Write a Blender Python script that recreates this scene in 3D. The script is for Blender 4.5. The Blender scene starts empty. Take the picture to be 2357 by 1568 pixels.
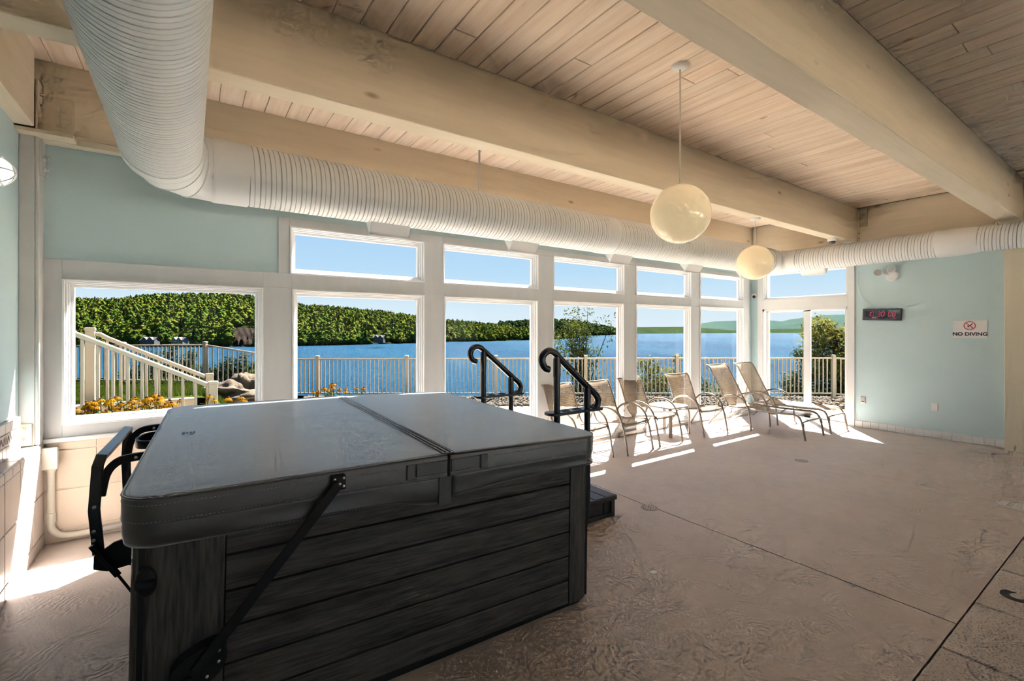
import bpy, bmesh, math, random
import numpy as np
from mathutils import Vector, Matrix, Euler, noise as mnoise

R = math.radians
rnd = random.Random(7)
scene = bpy.context.scene
COL = scene.collection

# ------------------------------------------------------------------ camera
cam_d = bpy.data.cameras.new('camera')
cam = bpy.data.objects.new('camera', cam_d)
COL.objects.link(cam)
cam_d.sensor_width = 36.0
cam_d.lens = 1070.0 / 2357.0 * 36.0
cam_d.shift_y = -24.0 / 2357.0
cam_d.clip_start = 0.05
cam_d.clip_end = 12000
cam.location = (0, 0, 1.6)
cam.rotation_euler = (R(90), 0, R(55.3 - 90))
scene.camera = cam

# ------------------------------------------------------------------ exposure
scene.view_settings.view_transform = 'Standard'
scene.view_settings.look = 'None'
scene.view_settings.exposure = 1.55
scene.view_settings.gamma = 1.0
scene.view_settings.use_curve_mapping = False
scene.cycles.max_bounces = 6
scene.cycles.diffuse_bounces = 4
scene.cycles.glossy_bounces = 3
scene.cycles.use_light_tree = False
scene.cycles.use_adaptive_sampling = True
scene.cycles.adaptive_threshold = 0.1
scene.cycles.adaptive_min_samples = 24
scene.cycles.transparent_max_bounces = 24
scene.cycles.sample_clamp_indirect = 6.0

# ------------------------------------------------------------------ sky
world = bpy.data.worlds.new('sky')
scene.world = world
world.use_nodes = True
wn = world.node_tree.nodes
wl = world.node_tree.links
wn.clear()
w_out = wn.new('ShaderNodeOutputWorld')
w_bg = wn.new('ShaderNodeBackground')
w_tc = wn.new('ShaderNodeTexCoord')
w_sep = wn.new('ShaderNodeSeparateXYZ')
w_rmp = wn.new('ShaderNodeValToRGB')
wl.new(w_tc.outputs['Generated'], w_sep.inputs[0])
wl.new(w_sep.outputs['Z'], w_rmp.inputs[0])
el = w_rmp.color_ramp.elements
el[0].position = 0.0;  el[0].color = (0.80, 0.90, 0.965, 1)
el[1].position = 1.0;  el[1].color = (0.17, 0.36, 0.74, 1)
for p, c in ((0.045, (0.72, 0.86, 0.955, 1)), (0.12, (0.53, 0.76, 0.96, 1)), (0.22, (0.42, 0.66, 0.94, 1)), (0.5, (0.26, 0.49, 0.84, 1))):
    e = el.new(p); e.color = c
wl.new(w_rmp.outputs[0], w_bg.inputs['Color'])
w_bg.inputs['Strength'].default_value = 0.35
wl.new(w_bg.outputs[0], w_out.inputs[0])

# ------------------------------------------------------------------ sun
SUN = Vector((0.4802, 0.3848, 0.788)).normalized()
sd = bpy.data.lights.new('sun', 'SUN')
sd.energy = 28.0
sd.angle = R(0.53)
sd.color = (1.0, 0.975, 0.94)
so = bpy.data.objects.new('sun', sd)
so.rotation_euler = SUN.to_track_quat('Z', 'Y').to_euler()
so.location = (20, 18, 40)
COL.objects.link(so)

# ------------------------------------------------------------------ added fill lamps behind the viewer (south and east end of the hall)
def area(name, loc, direction, sx, sy, power, color=(1, 1, 1)):
    d = bpy.data.lights.new(name, 'AREA')
    d.shape = 'RECTANGLE'; d.size = sx; d.size_y = sy
    d.energy = power; d.color = color
    o = bpy.data.objects.new(name, d)
    o.location = loc
    o.rotation_euler = Vector(direction).to_track_quat('-Z', 'Z').to_euler()
    COL.objects.link(o)
    return o
area('south_fill', (4.0, -8.6, 1.6), (0, 1, 0.25), 9.0, 2.2, 6, (1.0, 0.98, 0.95))
area('east_fill', (9.0, -6.8, 1.35), (-1, 0.0, 0.0), 2.2, 2.4, 14, (1.0, 0.98, 0.95))

# ------------------------------------------------------------------ materials
MATS = {}
def newmat(name):
    m = bpy.data.materials.new(name); m.use_nodes = True
    nt = m.node_tree
    b = nt.nodes['Principled BSDF']
    MATS[name] = m
    return m, nt, b
def N(nt, t, **kw):
    n = nt.nodes.new(t)
    for k, v in kw.items():
        if k in n.inputs.keys(): n.inputs[k].default_value = v
        else: setattr(n, k, v)
    return n
def coords(nt, scale=(1, 1, 1), obj=False, rnd_off=False):
    if obj:
        tc = N(nt, 'ShaderNodeTexCoord'); src = tc.outputs['Object']
    else:
        g = N(nt, 'ShaderNodeNewGeometry'); src = g.outputs['Position']
    if rnd_off:
        oi = N(nt, 'ShaderNodeObjectInfo')
        mu = N(nt, 'ShaderNodeMath', operation='MULTIPLY'); mu.inputs[1].default_value = 37.0
        nt.links.new(oi.outputs['Random'], mu.inputs[0])
        ad = N(nt, 'ShaderNodeVectorMath', operation='ADD')
        nt.links.new(src, ad.inputs[0]); nt.links.new(mu.outputs[0], ad.inputs[1]); src = ad.outputs[0]
    mp = N(nt, 'ShaderNodeMapping'); mp.inputs['Scale'].default_value = scale
    nt.links.new(src, mp.inputs['Vector'])
    return mp.outputs[0]
def ramp(nt, fac, stops):
    r = N(nt, 'ShaderNodeValToRGB')
    e = r.color_ramp.elements
    e[0].position, e[0].color = stops[0][0], (*stops[0][1], 1)
    e[1].position, e[1].color = stops[-1][0], (*stops[-1][1], 1)
    for p, c in stops[1:-1]:
        x = e.new(p); x.color = (*c, 1)
    nt.links.new(fac, r.inputs[0])
    return r.outputs[0]
def bump(nt, b, h, strength=0.3, dist=0.01):
    bp = N(nt, 'ShaderNodeBump'); bp.inputs['Strength'].default_value = strength; bp.inputs['Distance'].default_value = dist
    nt.links.new(h, bp.inputs['Height']); nt.links.new(bp.outputs[0], b.inputs['Normal'])
    return bp
def mix(nt, a, bb, fac, mode='MIX'):
    m = N(nt, 'ShaderNodeMix', data_type='RGBA', blend_type=mode)
    for s, v in ((0, fac), (6, a), (7, bb)):
        if hasattr(v, 'is_linked') or isinstance(v, bpy.types.NodeSocket): nt.links.new(v, m.inputs[s])
        else: m.inputs[s].default_value = v if s == 0 else (*v, 1)
    return m.outputs[2]
def plain(name, col, rough=0.5, metal=0.0, spec=0.5, var=0.06, vscale=6.0, bmp=0.0, bscale=80.0, stretch=(1, 1, 1)):
    """Paint, plastic or metal: a colour with slight mottling and a fine relief."""
    m, nt, b = newmat(name)
    b.inputs['Roughness'].default_value = rough
    b.inputs['Metallic'].default_value = metal
    b.inputs['Specular IOR Level'].default_value = spec
    v = coords(nt, stretch)
    n = N(nt, 'ShaderNodeTexNoise', Scale=vscale, Detail=4.0)
    nt.links.new(v, n.inputs['Vector'])
    lo = [max(0, c * (1 - var)) for c in col]; hi = [min(1, c * (1 + var)) for c in col]
    nt.links.new(ramp(nt, n.outputs[0], [(0.3, lo), (0.7, hi)]), b.inputs['Base Color'])
    if bmp:
        n2 = N(nt, 'ShaderNodeTexNoise', Scale=bscale, Detail=3.0)
        nt.links.new(v, n2.inputs['Vector'])
        bump(nt, b, n2.outputs[0], bmp, 0.004)
    return m
def woodgrain(name, stops, rough=0.55, axis='Y', grain=1.0, knots=0.0, bmp=0.15, rndo=True, obj=False, fine=26.0, tint=0.0, spec=0.4):
    m, nt, b = newmat(name)
    b.inputs['Roughness'].default_value = rough
    b.inputs['Specular IOR Level'].default_value = spec
    sc = {'X': (0.7, 9, 9), 'Y': (9, 0.7, 9), 'Z': (9, 9, 0.7)}[axis]
    v = coords(nt, sc, obj=obj, rnd_off=rndo)
    n1 = N(nt, 'ShaderNodeTexNoise', Scale=grain, Detail=6.0, Distortion=0.6)
    n2 = N(nt, 'ShaderNodeTexNoise', Scale=fine * grain / 8, Detail=5.0, Distortion=0.3)
    nt.links.new(v, n1.inputs['Vector']); nt.links.new(v, n2.inputs['Vector'])
    ad = N(nt, 'ShaderNodeMath', operation='ADD'); nt.links.new(n1.outputs[0], ad.inputs[0]); nt.links.new(n2.outputs[0], ad.inputs[1])
    hf = N(nt, 'ShaderNodeMath', operation='MULTIPLY'); hf.inputs[1].default_value = 0.5; nt.links.new(ad.outputs[0], hf.inputs[0])
    col = ramp(nt, hf.outputs[0], stops)
    if tint:
        oi = N(nt, 'ShaderNodeObjectInfo')
        tn = ramp(nt, oi.outputs['Random'], [(0.0, (1 - tint, 1 - tint * 1.15, 1 - tint * 1.3)), (0.5, (1, 1, 1)), (1.0, (1.0, 1 - tint * 0.5, 1 - tint * 0.8))])
        col = mix(nt, col, tn, 1.0, 'MULTIPLY')
    if knots:
        vk = coords(nt, {'X': (1.2, 3.0, 3.0), 'Y': (3.0, 1.2, 3.0), 'Z': (3.0, 3.0, 1.2)}[axis], obj=obj, rnd_off=rndo)
        vo = N(nt, 'ShaderNodeTexVoronoi', Scale=knots); nt.links.new(vk, vo.inputs['Vector'])
        kf = ramp(nt, vo.outputs['Distance'], [(0.0, (1, 1, 1)), (0.035, (0.75, 0.75, 0.75)), (0.085, (0, 0, 0))])
        dark = mix(nt, col, (0.42, 0.33, 0.25), 1.0, 'MULTIPLY')
        col = mix(nt, col, dark, kf)
    nt.links.new(col, b.inputs['Base Color'])
    bump(nt, b, hf.outputs[0], bmp, 0.01)
    return m

plain('teal_paint', (0.51, 0.66, 0.69), 0.45, var=0.03, vscale=1.5, bmp=0.05, bscale=120)
plain('white_trim', (0.78, 0.79, 0.79), 0.35, var=0.02, vscale=3)
plain('grey_trim', (0.57, 0.59, 0.605), 0.4, var=0.03, vscale=4, stretch=(3, 3, 0.6))
plain('vinyl_white', (0.86, 0.86, 0.86), 0.25, var=0.01)
plain('column_grey', (0.55, 0.545, 0.52), 0.4, var=0.03)
woodgrain('beam_paint_x', [(0.32, (0.63, 0.54, 0.405)), (0.5, (0.68, 0.585, 0.445)), (0.68, (0.71, 0.615, 0.475))], 0.5, 'X', 1.0, knots=1.1, bmp=0.2, rndo=False)
woodgrain('beam_paint_y', [(0.32, (0.63, 0.54, 0.405)), (0.5, (0.68, 0.585, 0.445)), (0.68, (0.71, 0.615, 0.475))], 0.5, 'Y', 1.0, knots=1.1, bmp=0.2, rndo=False)
plain('beige_paint', (0.66, 0.60, 0.47), 0.45, var=0.04, vscale=3, bmp=0.08, bscale=40, stretch=(4, 4, 0.5))
woodgrain('ceiling_plank_wood', [(0.30, (0.62, 0.46, 0.34)), (0.46, (0.74, 0.59, 0.46)), (0.60, (0.82, 0.69, 0.56)), (0.72, (0.77, 0.61, 0.47))], 0.6, 'Y', 0.9, knots=1.5, bmp=0.25, tint=0.10)
plain('ceiling_deck', (0.10, 0.07, 0.05), 0.9)
plain('steel_painted', (0.55, 0.48, 0.36), 0.5, var=0.06, vscale=20)
plain('duct_white', (0.77, 0.79, 0.80), 0.33, var=0.03, vscale=2)
plain('duct_seam', (0.42, 0.415, 0.40), 0.5, var=0.05)  # groove faces darker: seam dust plus groove shade put into the colour
plain('spa_black', (0.009, 0.009, 0.010), 0.5, var=0.2, spec=0.25)
plain('spa_black_blue', (0.010, 0.014, 0.02), 0.28, var=0.2, spec=0.6)
plain('step_plastic', (0.02, 0.018, 0.02), 0.4, var=0.2, bmp=0.1, bscale=60)
plain('bolt_metal', (0.55, 0.53, 0.5), 0.35, metal=0.9)
plain('pvc', (0.74, 0.70, 0.60), 0.35, var=0.03)
plain('pvc_grey', (0.45, 0.44, 0.43), 0.4, var=0.05)
plain('tile_cream', (0.72, 0.60, 0.48), 0.35, var=0.06, vscale=3, bmp=0.08, bscale=25)
plain('tile_pink', (0.60, 0.52, 0.47), 0.3, var=0.06, vscale=5, bmp=0.08, bscale=25, stretch=(6, 6, 1))
plain('tile_white', (0.72, 0.74, 0.75), 0.25, var=0.02)
plain('grout', (0.78, 0.71, 0.62), 0.8, var=0.05)
plain('grout_grey', (0.50, 0.47, 0.44), 0.9, var=0.08)
plain('engraving', (0.33, 0.28, 0.25), 0.6)
plain('chair_frame', (0.20, 0.158, 0.12), 0.35, metal=0.25, var=0.08, spec=0.5)
plain('table_top_white', (0.86, 0.86, 0.86), 0.3, var=0.02)
plain('black_plastic', (0.015, 0.015, 0.017), 0.3)
plain('sign_white', (0.80, 0.80, 0.81), 0.4, var=0.01)
plain('sign_red', (0.55, 0.03, 0.05), 0.5, var=0.02)
plain('sign_black', (0.02, 0.02, 0.025), 0.5)
plain('metal_plate', (0.55, 0.54, 0.52), 0.3, metal=0.8)
plain('camera_white', (0.82, 0.82, 0.83), 0.35, var=0.01)
plain('fence_cream', (0.16976, 0.13472, 0.09956), 0.4, var=0.03, spec=0.05)
plain('cast_iron', (0.40, 0.34, 0.30), 0.6, var=0.1)
plain('hole_dark', (0.03, 0.025, 0.02), 0.8)
plain('lid_plastic', (0.62, 0.58, 0.54), 0.4, var=0.05)
plain('paper_white', (0.85, 0.84, 0.80), 0.6)
plain('patio_concrete', (0.48, 0.39, 0.29), 0.85, var=0.10, vscale=1.2, bmp=0.2, bscale=90, spec=0.02)
plain('gravel_mix', (0.04878, 0.04068, 0.03258), 0.9, var=0.35, vscale=30, spec=0)
plain('pool_water', (0.25, 0.5, 0.55), 0.05, var=0.05)
plain('house_white', (0.10274, 0.09944, 0.08976), 0.6, spec=0.02)
plain('house_grey', (0.05456, 0.05456, 0.05456), 0.6, spec=0.02)
plain('house_roof', (0.04039, 0.03353, 0.02851), 0.7, spec=0.02)
plain('window_dark', (0.03, 0.04, 0.05), 0.2, spec=0.05)
plain('bark', (0.0181, 0.0134, 0.0099), 0.9, var=0.3, vscale=15, bmp=0.3, bscale=20, spec=0)

# swirled trowel finish of the deck coating
def floor_mat():
    m, nt, b = newmat('floor_coating')
    b.inputs['Roughness'].default_value = 0.5
    b.inputs['Specular IOR Level'].default_value = 0.35
    v = coords(nt)
    n = N(nt, 'ShaderNodeTexNoise', Scale=0.9, Detail=5.0); nt.links.new(v, n.inputs['Vector'])
    n3 = N(nt, 'ShaderNodeTexNoise', Scale=7.0, Detail=6.0); nt.links.new(v, n3.inputs['Vector'])
    c1 = ramp(nt, n.outputs[0], [(0.3, (0.50, 0.425, 0.38)), (0.5, (0.56, 0.48, 0.435)), (0.7, (0.60, 0.52, 0.475))])
    c2 = ramp(nt, n3.outputs[0], [(0.3, (0.90, 0.90, 0.90)), (0.7, (1, 1, 1))])
    nt.links.new(mix(nt, c1, c2, 1.0, 'MULTIPLY'), b.inputs['Base Color'])
    rr = N(nt, 'ShaderNodeMapRange'); rr.inputs['To Min'].default_value = 0.36; rr.inputs['To Max'].default_value = 0.62
    nt.links.new(n.outputs[0], rr.inputs['Value']); nt.links.new(rr.outputs[0], b.inputs['Roughness'])
    # arcs around scattered centres
    hs = []
    for sc, fr, seed in ((1.7, 330.0, 0.0), (2.6, 420.0, 5.3)):
        mp = N(nt, 'ShaderNodeMapping'); mp.inputs['Location'].default_value = (seed, seed * 1.7, 0); nt.links.new(v, mp.inputs['Vector'])
        dn = N(nt, 'ShaderNodeTexNoise', Scale=5.0, Detail=2.0); nt.links.new(mp.outputs[0], dn.inputs['Vector'])
        av = N(nt, 'ShaderNodeVectorMath', operation='MULTIPLY_ADD'); av.inputs[1].default_value = (0.14, 0.14, 0.0)
        nt.links.new(dn.outputs['Color'], av.inputs[0]); nt.links.new(mp.outputs[0], av.inputs[2])
        vo = N(nt, 'ShaderNodeTexVoronoi', Scale=sc, voronoi_dimensions='2D'); nt.links.new(av.outputs[0], vo.inputs['Vector'])
        fm = N(nt, 'ShaderNodeMath', operation='MULTIPLY'); fm.inputs[1].default_value = fr / sc * 0.42; nt.links.new(vo.outputs['Distance'], fm.inputs[0])
        jn = N(nt, 'ShaderNodeTexNoise', Scale=28.0, Detail=3.0); nt.links.new(mp.outputs[0], jn.inputs['Vector'])
        ja = N(nt, 'ShaderNodeMath', operation='MULTIPLY_ADD'); ja.inputs[1].default_value = 8.0; nt.links.new(jn.outputs[0], ja.inputs[0]); nt.links.new(fm.outputs[0], ja.inputs[2])
        sn = N(nt, 'ShaderNodeMath', operation='SINE'); nt.links.new(ja.outputs[0], sn.inputs[0])
        mk = N(nt, 'ShaderNodeTexNoise', Scale=4.2, Detail=2.0); nt.links.new(mp.outputs[0], mk.inputs['Vector'])
        mkr = N(nt, 'ShaderNodeMapRange'); mkr.inputs['From Min'].default_value = 0.49; mkr.inputs['From Max'].default_value = 0.64; nt.links.new(mk.outputs[0], mkr.inputs['Value'])
        mm = N(nt, 'ShaderNodeMath', operation='MULTIPLY'); nt.links.new(sn.outputs[0], mm.inputs[0]); nt.links.new(mkr.outputs[0], mm.inputs[1])
        hs.append(mm.outputs[0])
    g = N(nt, 'ShaderNodeTexNoise', Scale=95.0, Detail=3.0); nt.links.new(v, g.inputs['Vector'])
    a1 = N(nt, 'ShaderNodeMath', operation='ADD'); nt.links.new(hs[0], a1.inputs[0]); nt.links.new(hs[1], a1.inputs[1])
    a2 = N(nt, 'ShaderNodeMath', operation='MULTIPLY_ADD'); a2.inputs[1].default_value = 1.4; nt.links.new(g.outputs[0], a2.inputs[0]); nt.links.new(a1.outputs[0], a2.inputs[2])
    bump(nt, b, a2.outputs[0], 0.45, 0.0026)
    return m
floor_mat()

m, nt, b = newmat('wet_floor')
b.inputs['Base Color'].default_value = (0.34, 0.285, 0.25, 1); b.inputs['Roughness'].default_value = 0.08
n = N(nt, 'ShaderNodeTexNoise', Scale=60.0, Detail=2.0); nt.links.new(coords(nt), n.inputs['Vector']); bump(nt, b, n.outputs[0], 0.5, 0.004)
def coping_mat():
    m, nt, b = newmat('coping_stone')
    b.inputs['Roughness'].default_value = 0.6
    v = coords(nt)
    n = N(nt, 'ShaderNodeTexNoise', Scale=4.0, Detail=4.0); nt.links.new(v, n.inputs['Vector'])
    c = ramp(nt, n.outputs[0], [(0.3, (0.50, 0.44, 0.395)), (0.7, (0.60, 0.535, 0.49))])
    mp = N(nt, 'ShaderNodeMapping'); mp.inputs['Scale'].default_value = (140, 90, 90); nt.links.new(v, mp.inputs['Vector'])
    s = N(nt, 'ShaderNodeTexNoise', Scale=1.0, Detail=2.0); nt.links.new(mp.outputs[0], s.inputs['Vector'])
    k = N(nt, 'ShaderNodeTexNoise', Scale=3.0, Detail=1.0); nt.links.new(v, k.inputs['Vector'])
    ks = N(nt, 'ShaderNodeMath', operation='MULTIPLY_ADD'); ks.inputs[1].default_value = 0.35; nt.links.new(k.outputs[0], ks.inputs[0]); nt.links.new(s.outputs[0], ks.inputs[2])
    f = ramp(nt, ks.outputs[0], [(0.765, (0, 0, 0)), (0.80, (1, 1, 1))])
    nt.links.new(mix(nt, c, (0.24, 0.195, 0.165), f), b.inputs['Base Color'])
    bump(nt, b, s.outputs[0], 0.2, 0.002)
coping_mat()

def vinyl_cover():
    m, nt, b = newmat('cover_vinyl')
    b.inputs['Roughness'].default_value = 0.36
    b.inputs['Specular IOR Level'].default_value = 0.9
    v = coords(nt)
    n = N(nt, 'ShaderNodeTexNoise', Scale=5.0, Detail=5.0); nt.links.new(v, n.inputs['Vector'])
    mp = N(nt, 'ShaderNodeMapping'); mp.inputs['Scale'].default_value = (1.2, 9, 9); mp.inputs['Rotation'].default_value = (0, 0, R(14)); nt.links.new(v, mp.inputs['Vector'])
    n2 = N(nt, 'ShaderNodeTexNoise', Scale=3.0, Detail=6.0); nt.links.new(mp.outputs[0], n2.inputs['Vector'])
    nt.links.new(ramp(nt, n.outputs[0], [(0.3, (0.026, 0.0245, 0.023)), (0.7, (0.036, 0.034, 0.032))]), b.inputs['Base Color'])
    r = N(nt, 'ShaderNodeMapRange'); r.inputs['To Min'].default_value = 0.24; r.inputs['To Max'].default_value = 0.40; nt.links.new(n2.outputs[0], r.inputs['Value']); nt.links.new(r.outputs[0], b.inputs['Roughness'])
    b.inputs['Sheen Weight'].default_value = 1.0; b.inputs['Sheen Roughness'].default_value = 0.42; b.inputs['Sheen Tint'].default_value = (0.94, 0.97, 1.0, 1)
    l = N(nt, 'ShaderNodeTexVoronoi', Scale=420.0); nt.links.new(v, l.inputs['Vector'])
    ad = N(nt, 'ShaderNodeMath', operation='MULTIPLY_ADD'); ad.inputs[1].default_value = 2.0; nt.links.new(n.outputs[0], ad.inputs[0]); nt.links.new(l.outputs['Distance'], ad.inputs[2])
    bump(nt, b, ad.outputs[0], 0.22, 0.002)
vinyl_cover()
plain('cover_thread', (0.28, 0.28, 0.27), 0.6)
G = [(0.34, (0.01305, 0.01196, 0.01088)), (0.46, (0.0435, 0.04023, 0.03697)), (0.55, (0.07395, 0.06742, 0.0609)), (0.66, (0.1044, 0.09352, 0.08265))]
woodgrain('spa_plank', G, 0.5, 'X', 3.0, bmp=0.4, obj=True, fine=30, tint=0.06)
woodgrain('spa_plank_side', G, 0.5, 'Y', 3.0, bmp=0.4, obj=True, fine=30, tint=0.06)
woodgrain('spa_corner', G, 0.45, 'Z', 3.0, bmp=0.4, obj=True, fine=30, rndo=False)

def glass():
    m, nt, b = newmat('window_glass')
    nt.nodes.remove(b)
    out = nt.nodes['Material Output']
    t = N(nt, 'ShaderNodeBsdfTransparent'); t.inputs[0].default_value = (0.965, 0.98, 0.985, 1)
    g = N(nt, 'ShaderNodeBsdfGlossy'); g.inputs['Roughness'].default_value = 0.02
    lw = N(nt, 'ShaderNodeLayerWeight'); lw.inputs['Blend'].default_value = 0.5
    pw = N(nt, 'ShaderNodeMath', operation='POWER'); pw.inputs[1].default_value = 5.0
    nt.links.new(lw.outputs['Facing'], pw.inputs[0])
    fa_ = N(nt, 'ShaderNodeMath', operation='MULTIPLY_ADD'); fa_.inputs[1].default_value = 0.3; fa_.inputs[2].default_value = 0.004
    nt.links.new(pw.outputs[0], fa_.inputs[0])
    mx = N(nt, 'ShaderNodeMixShader')
    nt.links.new(fa_.outputs[0], mx.inputs[0]); nt.links.new(t.outputs[0], mx.inputs[1]); nt.links.new(g.outputs[0], mx.inputs[2])
    nt.links.new(mx.outputs[0], out.inputs[0])
glass()

def sling():
    m, nt, b = newmat('sling_fabric')
    out = nt.nodes['Material Output']
    tc = N(nt, 'ShaderNodeTexCoord')
    w1 = N(nt, 'ShaderNodeTexWave', wave_type='BANDS', bands_direction='X', Scale=38.0); nt.links.new(tc.outputs['UV'], w1.inputs['Vector'])
    w2 = N(nt, 'ShaderNodeTexWave', wave_type='BANDS', bands_direction='Y', Scale=19.0); nt.links.new(tc.outputs['UV'], w2.inputs['Vector'])
    ml = N(nt, 'ShaderNodeMath', operation='MULTIPLY'); nt.links.new(w1.outputs[1], ml.inputs[0]); nt.links.new(w2.outputs[1], ml.inputs[1])
    c = ramp(nt, ml.outputs[0], [(0.0, (0.155, 0.110, 0.070)), (1.0, (0.27, 0.205, 0.138))])
    nt.links.new(c, b.inputs['Base Color']); b.inputs['Roughness'].default_value = 0.7; b.inputs['Specular IOR Level'].default_value = 0.06
    tl = N(nt, 'ShaderNodeBsdfTranslucent'); nt.links.new(c, tl.inputs[0])
    tr = N(nt, 'ShaderNodeBsdfTransparent')
    m1 = N(nt, 'ShaderNodeMixShader'); m1.inputs[0].default_value = 0.32
    nt.links.new(b.outputs[0], m1.inputs[1]); nt.links.new(tl.outputs[0], m1.inputs[2])
    f = ramp(nt, ml.outputs[0], [(0.0, (0.34, 0.34, 0.34)), (0.25, (0.0, 0.0, 0.0))])
    m2 = N(nt, 'ShaderNodeMixShader'); nt.links.new(f, m2.inputs[0]); nt.links.new(m1.outputs[0], m2.inputs[1]); nt.links.new(tr.outputs[0], m2.inputs[2])
    nt.links.new(m2.outputs[0], out.inputs[0])
sling()

def emissive(name, base, col, strength, rough=0.3):
    m, nt, b = newmat(name)
    b.inputs['Base Color'].default_value = (*base, 1); b.inputs['Roughness'].default_value = rough
    b.inputs['Emission Color'].default_value = (*col, 1); b.inputs['Emission Strength'].default_value = strength
    return m
m, nt, b = newmat('globe_acrylic')
b.inputs['Base Color'].default_value = (0.84, 0.67, 0.43, 1); b.inputs['Roughness'].default_value = 0.12
b.inputs['Emission Color'].default_value = (1.0, 0.80, 0.48, 1); b.inputs['Emission Strength'].default_value = 0.12
emissive('lamp_glass', (0.9, 0.9, 0.8), (1.0, 0.97, 0.86), 0.33)
emissive('clock_digit', (0.3, 0.01, 0.03), (1.0, 0.05, 0.09), 0.26)
m, nt, b = newmat('clock_face')
b.inputs['Base Color'].default_value = (0.03, 0.035, 0.05, 1); b.inputs['Roughness'].default_value = 0.06

def leafmat(name, a, c, trans=0.35, rough=0.5):
    m, nt, b = newmat(name)
    out = nt.nodes['Material Output']
    v = coords(nt)
    n = N(nt, 'ShaderNodeTexNoise', Scale=2.2, Detail=6.0); nt.links.new(v, n.inputs['Vector'])
    col = ramp(nt, n.outputs[0], [(0.32, a), (0.68, c)])
    nt.links.new(col, b.inputs['Base Color']); b.inputs['Roughness'].default_value = rough; b.inputs['Specular IOR Level'].default_value = 0.008
    tl = N(nt, 'ShaderNodeBsdfTranslucent'); nt.links.new(col, tl.inputs[0])
    mx = N(nt, 'ShaderNodeMixShader'); mx.inputs[0].default_value = trans
    nt.links.new(b.outputs[0], mx.inputs[1]); nt.links.new(tl.outputs[0], mx.inputs[2]); nt.links.new(mx.outputs[0], out.inputs[0])
for k_ in ('globe_acrylic', 'lamp_glass', 'clock_digit'): MATS[k_].cycles.emission_sampling = 'NONE'
leafmat('leaf_green', (0.0181, 0.0289, 0.0044), (0.0435, 0.0487, 0.0090))
leafmat('leaf_dark', (0.0090, 0.0155, 0.0036), (0.0216, 0.0272, 0.0073))
leafmat('leaf_yellow', (0.0435, 0.0517, 0.0081), (0.0925, 0.0787, 0.0161))
leafmat('flower_leaf', (0.01008, 0.01888, 0.00288), (0.02032, 0.03176, 0.00584))
leafmat('petal', (0.10, 0.036, 0.0005), (0.12, 0.056, 0.0010), 0.3)
leafmat('grass_blade', (0.0155, 0.0254, 0.0027), (0.0306, 0.0397, 0.0055), 0.3)
plain('flower_cone', (0.035, 0.015, 0.01), 0.8, spec=0.02)
plain('lawn_soil', (0.0181, 0.0254, 0.0036), 0.9, var=0.25, vscale=5, spec=0)

def forest_mat(name, stops, sc=0.09):
    m, nt, b = newmat(name)
    b.inputs['Roughness'].default_value = 1.0; b.inputs['Specular IOR Level'].default_value = 0.0
    v = coords(nt)
    n = N(nt, 'ShaderNodeTexNoise', Scale=sc, Detail=2.0); nt.links.new(v, n.inputs['Vector'])
    n2 = N(nt, 'ShaderNodeTexNoise', Scale=0.9, Detail=6.0, Roughness=0.75); nt.links.new(v, n2.inputs['Vector'])
    a = N(nt, 'ShaderNodeMath', operation='MULTIPLY_ADD'); a.inputs[1].default_value = 0.9; nt.links.new(n2.outputs[0], a.inputs[0]); nt.links.new(n.outputs[0], a.inputs[2])
    nt.links.new(ramp(nt, a.outputs[0], stops), b.inputs['Base Color'])
    bump(nt, b, n2.outputs[0], 0.8, 0.7)
forest_mat('forest_leaf', [(0.72, (0.01458, 0.02952, 0.00414)), (0.95, (0.0306, 0.04725, 0.00615)), (1.23, (0.05393, 0.05763, 0.00816))])
forest_mat('forest_conifer', [(0.72, (0.00533, 0.01209, 0.00468)), (1.15, (0.01599, 0.02418, 0.00754))])
forest_mat('forest_floor', [(0.72, (0.0036, 0.0064, 0.0018)), (1.15, (0.0081, 0.0108, 0.0032))])
forest_mat('hazy_mountain_forest', [(0.72, (0.01173, 0.02082, 0.01943)), (1.15, (0.01748, 0.02852, 0.02277))], 0.004)  # distance haze put into the forest colour as a blue-green tint
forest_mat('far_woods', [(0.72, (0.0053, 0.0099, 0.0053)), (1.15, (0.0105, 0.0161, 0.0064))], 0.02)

def rock_mat(name, stops, sc=3.0):
    m, nt, b = newmat(name)
    b.inputs['Roughness'].default_value = 0.9; b.inputs['Specular IOR Level'].default_value = 0.01
    v = coords(nt)
    n = N(nt, 'ShaderNodeTexNoise', Scale=sc, Detail=8.0, Roughness=0.7, Distortion=0.5); nt.links.new(v, n.inputs['Vector'])
    nt.links.new(ramp(nt, n.outputs[0], stops), b.inputs['Base Color'])
    bump(nt, b, n.outputs[0], 0.8, 0.08 * 3 / sc)
rock_mat('rock_tan', [(0.3, (0.02462, 0.01822, 0.01347)), (0.5, (0.05915, 0.04448, 0.03210)), (0.7, (0.08378, 0.06392, 0.04678))])
rock_mat('cliff_rock', [(0.3, (0.00384, 0.00261, 0.00171)), (0.5, (0.00957, 0.00639, 0.00409)), (0.7, (0.01482, 0.01048, 0.00663))], 0.25)

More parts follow.
